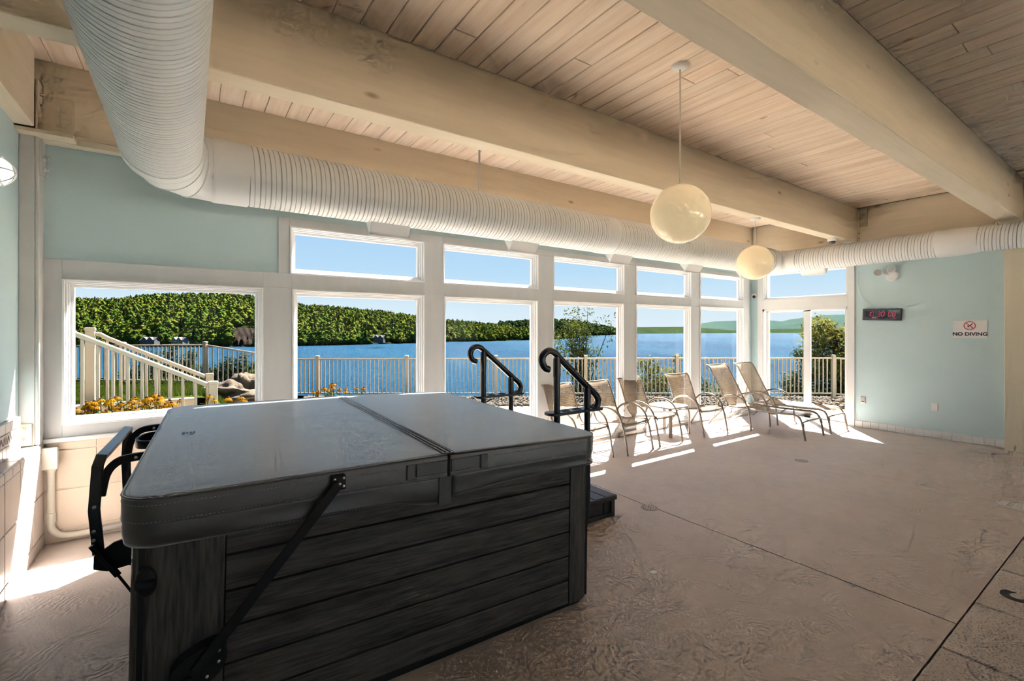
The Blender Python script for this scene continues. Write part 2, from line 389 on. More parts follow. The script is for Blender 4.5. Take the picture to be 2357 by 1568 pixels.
def lake_mat():
    m, nt, b = newmat('lake_water')
    nt.nodes.remove(b); out = nt.nodes['Material Output']
    v = coords(nt)
    mp = N(nt, 'ShaderNodeMapping'); mp.inputs['Scale'].default_value = (1.0, 0.55, 1); mp.inputs['Rotation'].default_value = (0, 0, R(30)); nt.links.new(v, mp.inputs['Vector'])
    n = N(nt, 'ShaderNodeTexNoise', Scale=0.9, Detail=5.0, Roughness=0.65); nt.links.new(mp.outputs[0], n.inputs['Vector'])
    n2 = N(nt, 'ShaderNodeTexNoise', Scale=0.012, Detail=4.0); nt.links.new(mp.outputs[0], n2.inputs['Vector'])
    bp = N(nt, 'ShaderNodeBump'); bp.inputs['Strength'].default_value = 1.0; bp.inputs['Distance'].default_value = 1.1; nt.links.new(n.outputs[0], bp.inputs['Height'])
    d = N(nt, 'ShaderNodeBsdfDiffuse'); nt.links.new(ramp(nt, n2.outputs[0], [(0.35, (0.00108, 0.01201, 0.02592)), (0.65, (0.00252, 0.01932, 0.03564))]), d.inputs['Color']); nt.links.new(bp.outputs[0], d.inputs['Normal'])
    g = N(nt, 'ShaderNodeBsdfGlossy'); g.inputs['Roughness'].default_value = 0.3; nt.links.new(bp.outputs[0], g.inputs['Normal'])
    lw = N(nt, 'ShaderNodeLayerWeight'); pw = N(nt, 'ShaderNodeMath', operation='POWER'); pw.inputs[1].default_value = 6.0; nt.links.new(lw.outputs['Facing'], pw.inputs[0])
    fa_ = N(nt, 'ShaderNodeMath', operation='MULTIPLY_ADD'); fa_.inputs[1].default_value = 0.010; fa_.inputs[2].default_value = 0.0004; nt.links.new(pw.outputs[0], fa_.inputs[0])
    mx = N(nt, 'ShaderNodeMixShader'); nt.links.new(fa_.outputs[0], mx.inputs[0]); nt.links.new(d.outputs[0], mx.inputs[1]); nt.links.new(g.outputs[0], mx.inputs[2]); nt.links.new(mx.outputs[0], out.inputs[0])
lake_mat()
M = MATS

# ------------------------------------------------------------------ mesh helpers
def spline(pts, k=8, closed=False):
    P = [Vector(p) for p in pts]; out = []
    n = len(P)
    rng = range(n) if closed else range(n - 1)
    for i in rng:
        if closed: p0, p1, p2, p3 = P[i - 1], P[i], P[(i + 1) % n], P[(i + 2) % n]
        else: p0, p1, p2, p3 = P[max(i - 1, 0)], P[i], P[i + 1], P[min(i + 2, n - 1)]
        for j in range(k):
            t = j / k
            out.append(0.5 * ((2 * p1) + (p2 - p0) * t + (2 * p0 - 5 * p1 + 4 * p2 - p3) * t * t + (3 * p1 - p0 - 3 * p2 + p3) * t ** 3))
    if not closed: out.append(P[-1])
    return out
def rrect(x0, x1, y0, y1, r, k=6):
    """Outline of a rounded rectangle, counter-clockwise; r one radius or four (bl, br, tr, tl)."""
    rs = r if isinstance(r, (list, tuple)) else (r,) * 4
    out = []
    for (cx, cy, a0), q in zip(((x0, y0, 180), (x1, y0, 270), (x1, y1, 0), (x0, y1, 90)), rs):
        sx = 1 if cx == x0 else -1; sy = 1 if cy == y0 else -1
        if q < 1e-6: out.append((cx, cy)); continue
        for j in range(k + 1):
            a = R(a0 + 90 * j / k)
            out.append((cx + sx * q + q * math.cos(a), cy + sy * q + q * math.sin(a)))
    return out
class MB:
    def __init__(s): s.v = []; s.f = []
    def add(s, vs, fs):
        o = len(s.v); s.v += [tuple(v) for v in vs]; s.f += [tuple(i + o for i in f) for f in fs]; return s
    def box(s, x0, x1, y0, y1, z0, z1, M4=None):
        vs = [Vector((x, y, z)) for z in (z0, z1) for y in (y0, y1) for x in (x0, x1)]
        if M4 is not None: vs = [M4 @ v for v in vs]
        return s.add(vs, [(0, 2, 3, 1), (4, 5, 7, 6), (0, 1, 5, 4), (2, 6, 7, 3), (0, 4, 6, 2), (1, 3, 7, 5)])
    def prism(s, outline, z0, z1, M4=None):
        n = len(outline)
        vs = [Vector((x, y, z)) for z in (z0, z1) for x, y in outline]
        if M4 is not None: vs = [M4 @ v for v in vs]
        return s.add(vs, [tuple(range(n))[::-1], tuple(range(n, 2 * n))] + [(i, (i + 1) % n, n + (i + 1) % n, n + i) for i in range(n)])
    def tube(s, pts, r, n=10, cap=True, sy=1.0, up=None, prof=None, closed=False):
        P = [Vector(p) for p in pts]; m = len(P)
        rs = r if isinstance(r, (list, tuple)) else [r] * m
        T = []
        for i in range(m):
            if closed: t = P[(i + 1) % m] - P[i - 1]
            else: t = P[min(i + 1, m - 1)] - P[max(i - 1, 0)]
            T.append(t.normalized())
        if up is None: up = Vector((0, 0, 1)) if abs(T[0].z) < 0.9 else Vector((1, 0, 0))
        u = (Vector(up) - T[0] * Vector(up).dot(T[0])).normalized()
        rings = []
        for i in range(m):
            u = (u - T[i] * u.dot(T[i])).normalized(); w = T[i].cross(u)
            if prof: rings.append([P[i] + w * (a * rs[i]) + u * (b2 * rs[i]) for a, b2 in prof])
            else: rings.append([P[i] + w * (rs[i] * math.cos(2 * math.pi * j / n)) + u * (rs[i] * sy * math.sin(2 * math.pi * j / n)) for j in range(n)])
        k = len(rings[0])
        vs = [v for rg in rings for v in rg]; fs = []
        for i in range(m if closed else m - 1):
            a, b2 = i * k, ((i + 1) % m) * k
            fs += [(a + j, a + (j + 1) % k, b2 + (j + 1) % k, b2 + j) for j in range(k)]
        if cap and not closed: fs += [tuple(range(k))[::-1], tuple(range((m - 1) * k, m * k))]
        return s.add(vs, fs)
    def lathe(s, prof, c=(0, 0, 0), n=24, M4=None):
        vs = []; fs = []; k = len(prof)
        for j in range(n):
            a = 2 * math.pi * j / n
            for r, z in prof: vs.append(Vector((r * math.cos(a), r * math.sin(a), z)))
        for j in range(n):
            for i in range(k - 1):
                fs.append((j * k + i, ((j + 1) % n) * k + i, ((j + 1) % n) * k + i + 1, j * k + i + 1))
        if prof[0][0] > 1e-5: fs.append(tuple(j * k for j in range(n))[::-1])
        if prof[-1][0] > 1e-5: fs.append(tuple(j * k + k - 1 for j in range(n)))
        C = Vector(c)
        vs = [(M4 @ v if M4 is not None else v) + C for v in vs]
        return s.add(vs, fs)
    def cyl(s, a, b2, r, n=12):
        return s.tube([a, b2], r, n)
    def ico(s, c, r, sub=2, jit=0.0, seed=0, sc=(1, 1, 1)):
        bm = bmesh.new(); bmesh.ops.create_icosphere(bm, subdivisions=sub, radius=1.0)
        vs = []
        for v in bm.verts:
            p = v.co.copy()
            k = 1 + jit * mnoise.noise(p * 1.7 + Vector((seed * 3.1, seed, -seed))) + jit * 0.5 * mnoise.noise(p * 4.1 + Vector((seed, seed * 2, 0)))
            vs.append((c[0] + p.x * r * k * sc[0], c[1] + p.y * r * k * sc[1], c[2] + p.z * r * k * sc[2]))
        bm.verts.index_update()
        fs = [tuple(v.index for v in f.verts) for f in bm.faces]
        bm.free()
        return s.add(vs, fs)
    def mesh(s, name, org=(0, 0, 0), smooth=None):
        me = bpy.data.meshes.new(name)
        ox, oy, oz = org
        me.from_pydata([(x - ox, y - oy, z - oz) for x, y, z in s.v], [], s.f)
        if smooth is not None:
            me.polygons.foreach_set('use_smooth', [True] * len(me.polygons))
            if smooth < 180: me.set_sharp_from_angle(angle=R(smooth))
        me.update()
        return me
    def build(s, name, mat, parent=None, org=None, smooth=None, bevel=0.0, seg=2, loc=None):
        if org is None: org = parent.location if (parent is not None and parent.get('_w')) else (0, 0, 0)
        me = s.mesh(name, org, smooth)
        o = bpy.data.objects.new(name, me); COL.objects.link(o)
        me.materials.append(M[mat])
        if parent is not None: o.parent = parent
        if loc is not None: o.location = loc
        if bevel:
            md = o.modifiers.new('edge', 'BEVEL'); md.width = bevel; md.segments = seg; md.limit_method = 'ANGLE'; md.angle_limit = R(40)
            md.harden_normals = False
        return o
def tag(o, label=None, cat=None, group=None, kind=None):
    if label: o['label'] = label
    if cat: o['category'] = cat
    if group: o['group'] = group
    if kind: o['kind'] = kind
    return o
def thing(name, loc=(0, 0, 0), label=None, cat=None, group=None, kind=None, rot=(0, 0, 0), world_coords=True):
    """An Empty at a thing's base. With world_coords the parts are given in scene coordinates."""
    o = bpy.data.objects.new(name, None); COL.objects.link(o)
    o.location = loc; o.rotation_euler = rot; o.empty_display_size = 0.1
    if world_coords and rot == (0, 0, 0): o['_w'] = 1
    return tag(o, label, cat, group, kind)
def piece(name, me, mat, parent, loc=(0, 0, 0), rot=(0, 0, 0), sc=(1, 1, 1)):
    if not me.materials: me.materials.append(M[mat])
    o = bpy.data.objects.new(name, me); COL.objects.link(o)
    o.parent = parent; o.location = loc; o.rotation_euler = rot; o.scale = sc
    return o
def copy_tree(o, parent=None):
    c = o.copy(); COL.objects.link(c)
    if parent is not None: c.parent = parent
    for ch in list(o.children): copy_tree(ch, c)
    return c
def bbox_mesh(name, dx, dy, dz, bev=0.0):
    """A unit-less box mesh centred on the origin with softened edges, for shared pieces."""
    bm = bmesh.new(); bmesh.ops.create_cube(bm, size=1.0)
    for v in bm.verts: v.co = Vector((v.co.x * dx, v.co.y * dy, v.co.z * dz))
    if bev: bmesh.ops.bevel(bm, geom=list(bm.edges), offset=bev, segments=1, affect='EDGES')
    me = bpy.data.meshes.new(name); bm.to_mesh(me); bm.free()
    return me

# ================================================================== SETTING
ZC, ZB = 3.57, 3.03            # ceiling boards and beam undersides
YT = 4.82                      # face of the window trim
# ---- floor
J1, J2 = 3.43, 6.19            # control joints
fl = MB()
for a, b2 in ((-1.2, J1 - 0.0055), (J1 + 0.0055, J2 - 0.003), (J2 + 0.003, 9.3)):
    fl.box(a, b2, 0.705, 5.05, -0.12, 0.0)
fl.box(-1.2, 9.3, 0.705, 5.05, -0.14, -0.012)
fl.box(-1.2, 9.3, -9.0, -3.6, -0.12, 0.0)
fl.box(-1.2, 1.0, -3.6, 0.705, -0.12, 0.0)
floor = fl.build('floor', 'floor_coating'); tag(floor, kind='structure')
# ---- pool edge
cop = thing('pool_coping', (4, 0.45, 0), kind='structure', label='grey speckled stone coping along the pool edge', world_coords=False)
cop['label'] = 'grey speckled stone coping slabs along the pool edge'
pc = bbox_mesh('coping_slab', 0.656, 0.50, 0.12, 0.008)
for i in range(9):
    piece('slab', pc, 'coping_stone', cop, (1.455 + 0.664 * i + 0.002 - 4 + 0.0, 0.0, -0.058))
MB().box(1.0, 7.2, 0.17, 0.70, -0.14, -0.02).build('mortar_bed', 'grout_grey', cop, org=cop.location)
def text_mesh(name, body, size, mat, loc, rot, parent=None, extr=0.0008, align='CENTER', shear=0.0, sx=1.0, offset=0.0):
    cu = bpy.data.curves.new(name, 'FONT'); cu.body = body; cu.size = size; cu.align_x = align; cu.align_y = 'CENTER'
    cu.extrude = extr; cu.shear = shear; cu.offset = offset
    tmp = bpy.data.objects.new('tmp', cu); COL.objects.link(tmp)
    dg = bpy.context.evaluated_depsgraph_get()
    me = bpy.data.meshes.new_from_object(tmp.evaluated_get(dg))
    COL.objects.unlink(tmp); bpy.data.objects.remove(tmp); bpy.data.curves.remove(cu)
    for v in me.vertices: v.co.x *= sx
    me.materials.clear(); me.materials.append(M[mat])
    o = bpy.data.objects.new(name, me); COL.objects.link(o)
    o.location = loc; o.rotation_euler = rot
    if parent is not None: o.parent = parent
    return o
dg5 = text_mesh('depth_number', '5', 0.30, 'sign_black', (4.06 - 4, 0.54 - 0.45, 0.003), (0, 0, R(180)), cop, offset=0.006)
pool = MB().box(1.0, 7.5, -3.6, 0.17, -1.2, -0.18).build('pool_water', 'pool_water'); tag(pool, kind='structure')

# ---- walls
wa = thing('wall_north', (4.1, 4.93, 0), kind='structure')
W1 = (-0.795, 0.554, 0.875, 1.99)
LOW = [W1, (0.795, 2.15, 0.07, 1.99), (2.385, 3.745, 0.07, 1.99), (4.00, 5.39, 0.07, 2.0), (5.66, 7.07, 0.07, 2.01), (7.33, 8.74, 0.07, 2.02)]
UPP = [(0.775, 2.15, 2.13, 2.585), (2.37, 3.755, 2.13, 2.59), (4.005, 5.40, 2.135, 2.60), (5.66, 7.075, 2.14, 2.605), (7.33, 8.74, 2.15, 2.61)]
YW0, YW1 = 4.845, 4.925
wm = MB()
wm.box(-1.15, 9.3, YW0, YW1, 2.62, 3.6)
wm.box(-1.15, 0.775, YW0, YW1, 2.0, 2.62)
wm.box(-1.15, -0.795, YW0, YW1, -0.12, 2.0)
wm.box(-0.795, 0.554, YW0, YW1, -0.12, 0.875)
xs = [w[1] for w in LOW] + []
for i in range(5):
    wm.box(LOW[i][1], LOW[i + 1][0], YW0, YW1, -0.12, 2.0)
wm.box(8.74, 9.3, YW0, YW1, -0.12, 2.62)
for i in range(4): wm.box(UPP[i][1], UPP[i + 1][0], YW0, YW1, 2.0, 2.62)
for w, u in zip(LOW[1:], UPP): wm.box(w[0] - 0.03, w[1] + 0.03, YW0, YW1, w[3], u[2])
for u in UPP: wm.box(u[0], u[1], YW0, YW1, u[3], 2.63)
for w in LOW[1:]: wm.box(w[0], w[1], YW0, YW1, -0.12, w[2])
wm.build('wall_body', 'teal_paint', wa)
# trim boards, each one its own piece
def board(x0, x1, z0, z1, y0=YT, par=wa, name='trim_board', mat='grey_trim'):
    MB().box(x0, x1, y0, YW0, z0, z1).build(name, mat, par, bevel=0.002, seg=1)
board(-0.90, -0.795, 0.79, 2.135); board(-0.795, 0.554, 1.99, 2.135); board(-0.795, 0.554, 0.79, 0.875)
board(0.554, 0.795, 0.0, 2.0); board(0.554, 0.795, 2.0, 2.135)
board(0.68, 0.775, 2.135, 2.665)
for i in range(1, 5): board(LOW[i][1], LOW[i + 1][0], 0.0, 2.005)
for i in range(4): board(UPP[i][1], UPP[i + 1][0], 2.145, UPP[i][3])
for w, u in zip(LOW[1:], UPP): board(w[0], w[1], w[3], u[2])
for i in range(1, 5): board(LOW[i][1], LOW[i + 1][0], 2.005, 2.145)
board(8.74, 8.97, 0.0, 2.66)
for i, u in enumerate(UPP): board(u[0] if i else 0.775, (UPP[i + 1][0] if i < 4 else 8.74), u[3] + 0.001, 2.665)
for w in LOW[1:]: board(w[0], w[1], 0.0, w[2], y0=4.80)
# windows
def window(n, x0, x1, z0, z1):
    w = thing('window_%d' % n, ((x0 + x1) / 2, 4.93, z0), kind='structure')
    steps = [(0.0, 4.803, 0.016), (0.016, 4.832, 0.012), (0.028, 4.855, 0.011), (0.039, 4.88, 0.020)]
    for k, (ins, yf, wd) in enumerate(steps):
        a0, a1, b0, b1 = x0 + ins, x1 - ins, z0 + ins, z1 - ins
        f = MB()
        yb = YW1 - 0.002 * k
        f.box(a0, a0 + wd, yf, yb, b0, b1); f.box(a1 - wd, a1, yf, yb, b0, b1)
        f.box(a0 + wd, a1 - wd, yf, yb, b0, b0 + wd); f.box(a0 + wd, a1 - wd, yf, yb, b1 - wd, b1)
        f.build('window_frame' if k < 3 else 'sash', 'vinyl_white', w, bevel=0.0025, seg=1)
    i = 0.057
    MB().box(x0 + i, x1 - i, 4.902, 4.908, z0 + i, z1 - i).build('pane', 'window_glass', w)
for i, w in enumerate(LOW): window(i + 1, *w)
for i, u in enumerate(UPP): window(i + 7, *u)
# knee wall below the first window: large cream tiles with white joints
kt = bbox_mesh('knee_tile', 0.298, 0.02, 0.305, 0.004)
MB().box(-0.9, 0.554, 4.832, 4.846, 0.0, 0.755).build('grout_bed', 'grout', wa)
for c in range(5):
    for r_, (z0, z1) in enumerate(((0.0, 0.083), (0.095, 0.392), (0.402, 0.69), (0.70, 0.752))):
        xa = -0.902 + 0.308 * c; xb = min(xa + 0.300, 0.55)
        MB().box(xa, xb, 4.824, 4.840, z0, z1).build('tile', 'tile_cream', wa, bevel=0.003, seg=1)
MB().box(-0.9, 0.554, 4.79, 4.846, 0.757, 0.79).build('ledge', 'white_trim', wa, bevel=0.006)

# ---- east wall with the sliding door
XB = 9.08
we = thing('wall_east', (9.2, 1.0, 0), kind='structure')
em = MB()
DY0, DY1 = 3.205, 4.61
em.box(XB, 9.26, DY1, 5.03, -0.12, 3.6)
em.box(XB, 9.26, -6.0, DY0, -0.12, 3.6)
em.box(XB, 9.42, DY0 - 0.6, DY1 + 0.42, 2.70, 3.6)  # outer overhang is unseen, added to block sun through the transom
em.box(XB, 9.26, DY0, DY1, 1.995, 2.17)
for y in (-6.0,): em.box(XB, 9.26, y, y + 0.35, -0.12, 3.6)
em.box(XB, 9.26, -9.0, -8.0, -0.12, 3.6)
em.box(XB, 9.26, -8.0, -3.7, 2.65, 3.6); em.box(XB, 9.26, -8.0, -3.7, -0.12, 0.10)
em.build('wall_body', 'teal_paint', we)
def eboard(y0, y1, z0, z1, x0=XB - 0.025):
    MB().box(x0, XB + 0.002, y0, y1, z0, z1).build('trim_board', 'white_trim', we, bevel=0.002, seg=1)
eboard(DY1, 4.705, 0.0, 2.80); eboard(3.105, DY0, 0.0, 2.80); eboard(DY0, DY1, 1.995, 2.17); eboard(DY0, DY1, 2.70, 2.80)
# transom over the door
tw = thing('window_12', (9.15, 3.9, 2.17), kind='structure')
for k, (ins, xf, wd) in enumerate([(0.0, 9.062, 0.016), (0.016, 9.10, 0.014), (0.030, 9.135, 0.02)]):
    f = MB(); a0, a1, b0, b1 = DY0 + ins, DY1 - ins, 2.17 + ins, 2.70 - ins
    f.box(xf, 9.24, a0, a0 + wd, b0, b1); f.box(xf, 9.24, a1 - wd, a1, b0, b1); f.box(xf, 9.24, a0, a1, b0, b0 + wd); f.box(xf, 9.24, a0, a1, b1 - wd, b1)
    f.build('window_frame', 'vinyl_white', tw, bevel=0.002, seg=1)
MB().box(9.18, 9.186, DY0 + 0.04, DY1 - 0.04, 2.21, 2.66).build('pane', 'window_glass', tw)
# sliding door
dr = thing('door_1', (9.15, 3.9, 0), kind='structure')
f = MB()
f.box(9.06, 9.24, DY0, DY0 + 0.022, 0, 1.995); f.box(9.06, 9.24, DY1 - 0.03, DY1, 0, 1.995); f.box(9.06, 9.24, DY0, DY1, 1.955, 1.995); f.box(9.05, 9.24, DY0, DY1, 0.0, 0.035)
f.build('door_frame', 'vinyl_white', dr, bevel=0.003, seg=1)
def dpanel(y0, y1, x0, wl_, wr_):
    f = MB(); z0, z1 = 0.035, 1.965
    f.box(x0, x0 + 0.04, y0, y0 + wr_, z0, z1); f.box(x0, x0 + 0.04, y1 - wl_, y1, z0, z1); f.box(x0, x0 + 0.04, y0, y1, z1 - 0.03, z1); f.box(x0, x0 + 0.04, y0, y1, z0, z0 + 0.07)
    p = f.build('door_panel', 'vinyl_white', dr, bevel=0.004)
    MB().box(x0 + 0.016, x0 + 0.022, y0 + wr_, y1 - wl_, z0 + 0.07, z1 - 0.03).build('pane', 'window_glass', dr)
    return p
dpanel(3.83, 4.58, 9.15, 0.045, 0.085); dpanel(3.227, 3.90, 9.095, 0.115, 0.03)
# white tile baseboard
bb = thing('baseboard_east', (XB, 2.2, 0), kind='structure', world_coords=False)
bt = bbox_mesh('base_tile', 0.014, 0.1065, 0.104, 0.003)
for i in range(16): piece('tile', bt, 'tile_white', bb, (-0.009, 3.048 - 0.109 * i - 2.2, 0.054))
MB().box(9.072, XB, 1.36, 3.10, 0, 0.108).build('grout_bed', 'grout', bb, org=bb.location)
MB().box(8.93, 9.12, 0.95, 1.36, -0.05, 3.05).build('trim_1', 'beige_paint', tag(thing('column_east', (9.02, 1.15, 0), kind='structure')), bevel=0.006)

# ---- west wall: teal above, tiled ledge below
ww = thing('wall_west', (-1.0, 2, 0), kind='structure')
MB().box(-1.2, -1.0, -9.0, 5.03, 0.0, 3.6).build('wall_body', 'teal_paint', ww)
MB().box(-1.0, -0.905, 0.6, 4.90, 0.0, 0.745).build('grout_bed', 'grout', ww)
wt = bbox_mesh('wall_tile', 0.02, 0.299, 0.297, 0.004)
wt2 = bbox_mesh('bullnose_tile', 0.02, 0.148, 0.055, 0.004)
for c in range(13):
    yc = 4.69 - 0.305 * c
    for zc, hh in ((0.045, 0.09), (0.245, 0.297), (0.548, 0.297)):
        piece('tile', wt, 'tile_pink', ww, (0.098, yc + 0.002 - 2, zc), sc=(1, 1, hh / 0.297))
    for q in (-0.076, 0.076): piece('tile', wt2, 'tile_pink', ww, (0.098, yc + q - 2, 0.727))
lt = bbox_mesh('ledge_tile', 0.105, 0.299, 0.02, 0.004)
for c in range(13): piece('ledge_tile', lt, 'tile_pink', ww, (0.050, 4.69 - 0.305 * c - 2, 0.757))
st1 = bbox_mesh('splash_tile', 0.022, 0.107, 0.064, 0.003); st2 = bbox_mesh('splash_tile_low', 0.022, 0.075, 0.078, 0.003)
MB().box(-0.998, -0.99, 0.6, 4.62, 0.766, 1.0).build('grout_bed', 'grout', ww)
for c in range(36):
    y = 4.56 - 0.11 * c
    if y < 0.7: break
    piece('tile', st1, 'tile_pink', ww, (0.018, y - 2, 0.966))
    t = piece('border_tile', st1, 'tile_pink', ww, (0.016, y - 2, 0.886), sc=(1, 1, 1.2))
    e = MB()
    for j in range(3):        # cut relief strokes on the border course
        yy = -0.035 + 0.034 * j; sl = (0.012, -0.014, 0.004)[(c + j) % 3]
        e.tube([(0.0112, yy - sl, -0.020), (0.0118, yy + 0.2 * sl, 0.0), (0.0112, yy + sl, 0.020)], 0.0028, 6)
        if (c + j) % 2: e.tube([(0.0112, yy + 0.004, -0.004), (0.0118, yy + 0.016, 0.010)], 0.0022, 6)
    e.build('relief', 'engraving', t)
for c in range(50):
    y = 4.58 - 0.078 * c
    if y < 0.7: break
    piece('tile', st2, 'tile_pink', ww, (0.018, y - 2, 0.806))
# corner post with its base plate
cp = thing('column_corner', (-0.95, 4.77, 0.77), kind='structure')
MB().box(-1.0, -0.918, 4.70, 4.845, 0.768, 3.0).build('trim_2', 'column_grey', cp, bevel=0.004)
MB().box(-0.918, -0.895, 4.70, 4.845, 0.768, 3.0).build('flange', 'column_grey', cp, bevel=0.008)
bp_ = MB().box(-0.998, -0.93, 4.685, 4.701, 0.775, 0.93).build('base_plate', 'beige_paint', cp, bevel=0.002)
for z in (0.815, 0.895): MB().lathe([(0.0, 0.0), (0.016, 0.0), (0.016, 0.010), (0.009, 0.012), (0.009, 0.028), (0.0, 0.029)], (-0.975, 4.686, z), 10, Matrix.Rotation(R(90), 4, 'X')).build('bolt', 'beige_paint', cp)
MB().box(-0.897, -0.886, 4.71, 4.84, 2.72, 2.99).build('connection_plate', 'column_grey', cp, bevel=0.002)
for z in (2.78, 2.86): MB().lathe([(0.0, 0.0), (0.017, 0.0), (0.017, 0.011), (0.009, 0.013), (0.009, 0.026), (0.0, 0.027)], (-0.886, 4.775, z), 6, Matrix.Rotation(R(90), 4, 'Y')).build('bolt', 'column_grey', cp)

# ---- south wall of the hall (behind the viewer), a row of window openings
ws = MB()
ws.box(-1.2, 9.3, -9.1, -8.9, 2.9, 3.6); ws.box(-1.2, 9.3, -9.1, -8.9, -0.12, 0.5)
for x in (-1.2, 0.9, 3.0, 5.1, 7.2, 8.95): ws.box(x, x + 0.35, -9.1, -8.9, 0.5, 2.9)
tag(ws.build('wall_south', 'teal_paint'), kind='structure')

# ---- ceiling: deck and boards
ce = thing('ceiling', (4, 0, ZC), kind='structure', world_coords=False)
MB().box(-1.3, 9.3, -9.2, 5.05, ZC + 0.014, ZC + 0.25).build('deck', 'ceiling_deck', ce, org=ce.location)
PW = 0.1735
pm = bbox_mesh('plank', PW - 0.004, 1.0, 0.03, 0.0045)
xs0 = 0.726 - PW * 10
for bay, (ya, yb) in enumerate(((3.19, 4.74), (1.39, 3.02), (-0.44, 1.19))):
    i = 0
    while True:
        xc = xs0 + PW * (i + 0.5)
        if xc + PW / 2 > 9.02: break
        cuts = [ya, yb]
        if rnd.random() < (0.0 if bay == 0 else 0.24): cuts = [ya, rnd.uniform(ya + 0.25, yb - 0.25), yb]
        for a, b2 in zip(cuts, cuts[1:]):
            piece('plank', pm, 'ceiling_plank_wood', ce, (xc - 4, (a + b2) / 2, 0.015 + rnd.uniform(-0.001, 0.001)), sc=(1, (b2 - a) - (0.003 if len(cuts) > 2 else 0), 1))
        i += 1
MB().box(-1.0, 9.1, -9.0, -0.62, ZC, ZC + 0.012).build('rear_boards', 'ceiling_plank_wood', ce, org=ce.location)
# ---- beams
def beam(n, x0, x1, y0, y1, mat, z0=ZB):
    o = MB().box(x0, x1, y0, y1, z0, ZC + 0.012).build('ceiling_beam', mat, bevel=0.008)
    return tag(o, kind='structure')
beam(1, -0.9, 8.95, 3.02, 3.19, 'beam_paint_x'); beam(2, -0.9, 8.95, 1.19, 1.39, 'beam_paint_x')
for y in (-0.64, -2.47, -4.30, -6.13, -7.96): beam(3, -0.9, 8.95, y, y + 0.19, 'beam_paint_x')
beam(4, -1.0, 9.25, 4.74, 4.90, 'beam_paint_x')                   # rim beam over the windows
beam(5, 8.95, 9.10, -9.0, 4.74, 'beam_paint_y')                   # rim beam over the door wall
beam(6, -1.03, -0.90, -9.0, 4.60, 'beam_paint_y')                 # rim beam over the west wall
t = tag(MB().box(-0.9, 8.95, 4.735, 4.83, 2.985, ZB + 0.002).build('trim_3', 'beige_paint', bevel=0.003), kind='structure')
# steel seats and plates
sb = thing('beam_bracket', (-0.95, 4.66, 2.99), 'painted steel bracket bolted to the rim beam at the corner post', 'bracket')
MB().box(-1.02, -0.70, 4.60, 4.745, 2.995, 3.022).build('seat_plate', 'steel_painted', sb, bevel=0.003)
MB().box(-0.905, -0.715, 4.73, 4.742, 3.022, 3.31).build('side_plate', 'steel_painted', sb, bevel=0.002)
MB().box(-0.90, -0.885, 4.615, 4.745, 3.022, 3.38).build('stiffener', 'steel_painted', sb, bevel=0.003)
for z in (3.13, 3.23): MB().lathe([(0, 0), (0.02, 0), (0.02, 0.013), (0, 0.014)], (-0.765, 4.73, z), 6, Matrix.Rotation(R(90), 4, 'X')).build('bolt', 'steel_painted', sb)
for z in (3.21, 3.29): MB().lathe([(0, 0), (0.012, 0), (0.012, 0.02), (0, 0.021)], (-0.885, 4.67, z), 6, Matrix.Rotation(R(90), 4, 'Y')).build('bolt', 'steel_painted', sb)
sb = thing('beam_hanger', (8.93, 3.1, 3.03), 'beige steel hanger with two bolts at the end of the beam over the door', 'bracket')
MB().box(8.90, 8.952, 3.00, 3.02, 3.03, 3.55).build('angle_leg', 'steel_painted', sb, bevel=0.002)
MB().box(8.938, 8.952, 2.89, 3.02, 3.27, 3.55).build('side_plate', 'steel_painted', sb, bevel=0.002)
for z in (3.35, 3.46): MB().lathe([(0, 0), (0.018, 0), (0.018, 0.012), (0, 0.013)], (8.938, 2.945, z), 10, Matrix.Rotation(R(-90), 4, 'Y')).build('bolt', 'steel_painted', sb)
for z in (3.09, 3.17): MB().lathe([(0, 0), (0.01, 0), (0.01, 0.006), (0, 0.007)], (8.925, 3.0, z), 8, Matrix.Rotation(R(90), 4, 'X')).build('bolt', 'hole_dark', sb)
MB().box(8.935, 8.952, 4.66, 4.735, 3.04, 3.56).build('trim_4', 'steel_painted', tag(thing('trim_corner', (8.94, 4.7, 3.04), kind='structure')), bevel=0.002)

# ================================================================== DUCTS
ZD = 2.80
def ridged(s, pitch=0.072):
    """Radius step of a spiral lock seam at phase s."""
    f = s - math.floor(s)
    return 1.0 if f < 0.10 else (0.45 if f < 0.5 else (1.0 if f < 0.60 else 0.0))
def spiral_duct(axis, c, a0, a1, r, pitch=0.072, n=40, h=0.006, cap=True):
    """Straight spiral-seam duct along X or Y; c the other two coordinates of the axis."""
    mb = MB()
    stops = [0.0, 0.02, 0.12, 0.14, 0.50, 0.515, 0.565, 0.58]
    vals = [0.0, -h, -h, 0.0, 0.0, -h * 0.6, -h * 0.6, 0.0]
    turns = int((a1 - a0) / pitch); vs = []; fs = []
    rows = [(k + st) for k in range(turns) for st in stops]
    prof = [v for k in range(turns) for v in vals]
    nr = len(rows)
    for q, pv in zip(rows, prof):
        for j in range(n):
            a = 2 * math.pi * j / n
            s_ = a0 + (q + j / n) * pitch
            s_ = min(max(s_, a0), a1)
            rr = r + pv
            p = (s_, c[0] + rr * math.cos(a), c[1] + rr * math.sin(a)) if axis == 'X' else (c[0] + rr * math.cos(a), s_, c[1] + rr * math.sin(a))
            vs.append(p)
    k = len(stops)
    for i in range(nr - 1):
        for j in range(n):
            j2 = (j + 1) % n
            i0, i1 = i, i + 1
            if j2 == 0:
                a_, b_ = i - k, i + 1 - k       # the seam climbs one pitch per turn
                a_, b_ = i + k, i + 1 + k
                # column n equals column 0 shifted by one pitch
                if b_ >= nr: continue
                fs.append((i * n + j, a_ * n, b_ * n, (i + 1) * n + j))
            else:
                fs.append((i * n + j, i * n + j2, (i + 1) * n + j2, (i + 1) * n + j))
    mb.add(vs, fs)
    return mb
